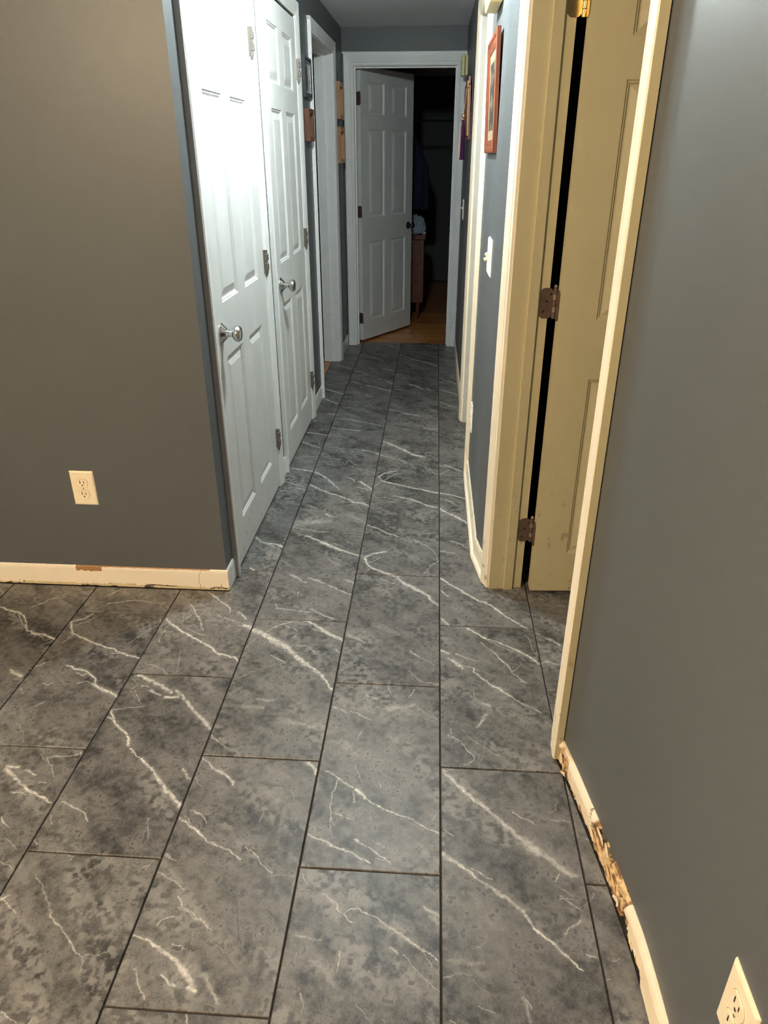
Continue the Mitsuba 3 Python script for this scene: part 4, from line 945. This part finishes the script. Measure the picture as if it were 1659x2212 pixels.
k = say('door_chime', 'yellowed plastic door chime box high on the right wall above the large picture frame', 'door chime')
put('case', bx(.002, .045, RY(2.930), RY(2.711), 1.804, 1.955, .004), 'mat_aged_plastic', k, M=RW)
for i in range(4):
    put('louver', bx(.044, .0468, RY(2.91), RY(2.735), 1.825 + i * .028, 1.839 + i * .028, .001), 'mat_aged_plastic', k, M=RW)
k = say('door_chime_001', 'small yellowed two-layer plastic box high on the right wall by the bedroom door', 'plastic box')
put('base', bx(.001, .018, RY(5.62), RY(5.535), 1.850, 1.962, .002), 'mat_aged_plastic', k, M=RW)
put('cover', bx(.021, .043, RY(5.62), RY(5.535), 1.846, 1.968, .004), 'mat_aged_plastic', k, M=RW)
put('core', bx(.016, .024, RY(5.61), RY(5.545), 1.856, 1.955), 'mat_slot', k, M=RW)

# ------------------------------------------------------------------ in the dark bedroom
k = say('dresser', 'dark red-brown wooden dresser with tapered legs in the dark bedroom', 'dresser')
put('body', bx(-.95, -.098, 6.87, 7.30, .150, .700, .004), 'mat_dresser', k)
put('top', bx(-.965, -.085, 6.855, 7.31, .700, .742, .004), 'mat_dresser', k)
for j, z in enumerate((.17, .34, .51)):
    put('drawer', bx(-.925, -.122, 6.861, 6.873, z, z + .155, .003), 'mat_dresser', k)
for x, y in ((-.146, 6.90), (-.90, 6.90), (-.146, 7.26), (-.90, 7.26)):
    lg = upright(lathe([(0, -.004), (.008, -.004), (.011, .03), (.020, .10), (.024, .15), (0, .152)], 18)); lg.apply_translation((x, y, 0)); put('leg', lg, 'mat_dresser', k, smooth=40)


def heap(center, size, seed, n=4):
    m = trimesh.creation.icosphere(n, 1.0); v = m.vertices * np.array(size)
    f = lambda q: np.array(mikit.fbm(mi.Float(q[:, 0].astype(np.float32)), mi.Float(q[:, 1].astype(np.float32)), mi.Float(q[:, 2].astype(np.float32)), 4))
    d = f(m.vertices * 2.6 + seed) - .5
    fold = np.abs(f(m.vertices * 4.1 + seed + 9) - .5)
    m.vertices = v * (1 + .9 * d - .8 * fold)[:, None] + np.array(center)
    m.vertices[:, 2] = np.maximum(m.vertices[:, 2], center[2] - size[2] * .55)
    return m


k = say('crumpled_cloth', 'crumpled pale blue cloth piled on the dark dresser', 'cloth')
put('crumpled_cloth', heap((-.175, 6.98, .800), (.085, .085, .105), 3.0), 'mat_cloth_blue', smooth=True)
k = say('folded_paper', 'small pale crumpled paper on the dresser edge beside the cloth', 'paper')
put('folded_paper', heap((-.100, 6.90, .752), (.018, .030, .018), 6.0, 3), 'mat_paper', smooth=True)
# a dark garment that hangs behind the door
k = say('hanging_garment', 'dark navy garment hanging in the shadow above the dresser', 'garment')
def garment():
    U, Vn = 60, 60
    V, F = [], []
    for i in range(Vn):
        z = 1.56 - .62 * i / (Vn - 1)
        half = .05 + .115 * min(1, (i / (Vn - 1)) * 2.2)
        for j in range(U):
            a = 2 * np.pi * j / U
            fold = 1 + .12 * math.sin(7 * a + i * .03) * min(1, i / 20)
            V.append((-.255 + half * math.cos(a) * fold, 7.06 + .06 * math.sin(a) * fold, z))
    for i in range(Vn - 1):
        for j in range(U):
            a, b = i * U + j, i * U + (j + 1) % U
            F += [(a, b, b + U), (a, b + U, a + U)]
    for c, r in ((0, 0), (1, (Vn - 1) * U)):
        V.append(tuple(np.mean(V[r:r + U], 0))); q = len(V) - 1
        F += [(q, r + (j + 1) % U, r + j) if c == 0 else (q, r + j, r + (j + 1) % U) for j in range(U)]
    return trimesh.Trimesh(np.array(V), np.array(F), process=False)
put('cloth', garment(), 'mat_cloth_navy', k, smooth=True)
put('hook', tube([(-.255, 7.06, 1.55), (-.255, 7.06, 1.62), (-.235, 7.06, 1.645), (-.215, 7.06, 1.62)], .003, 8), 'mat_black', k, smooth=40)
k = say('clothes_rail', 'dark clothes rail high in the unlit bedroom', 'rail')
put('clothes_rail', tube([(-1.9, 7.06, 1.645), (1.4, 7.06, 1.645)], .009, 12), 'mat_black', smooth=40)

# ------------------------------------------------------------------ lamps
k = say('ceiling_lamp', 'white ceiling lamp with a bare bulb over the hallway', 'lamp')
hx, hy, hz = HALL_LAMP
holder = upright(lathe([(0, .0), (.060, -.004), (.066, -.016), (.030, -.028), (.022, -.052), (.020, -.078), (0, -.078)], 40)); holder.apply_translation((hx, hy, CEIL)); put('holder', holder, 'mat_lamp_white', k, smooth=40)
bulb = trimesh.creation.icosphere(3, HALL_RADIUS); bulb.apply_translation(HALL_LAMP); put('bulb', bulb, None, k, smooth=True, emitter=bulb_light(HALL_POWER, HALL_RADIUS, HALL_TINT))
k = say('ceiling_lamp_001', 'ceiling lamp with a warm bulb over the near room', 'lamp')
canopy = upright(lathe([(0, .0), (.07, -.006), (.085, -.018), (.02, -.030), (.02, -.085), (0, -.085)], 32)); canopy.apply_translation((ROOM_LAMP[0], ROOM_LAMP[1], CEIL)); put('canopy', canopy, 'mat_lamp_white', k, smooth=40)
bulb = trimesh.creation.icosphere(3, ROOM_RADIUS); bulb.apply_translation(ROOM_LAMP); put('bulb', bulb, None, k, smooth=True, emitter=bulb_light(ROOM_POWER, ROOM_RADIUS, ROOM_TINT))
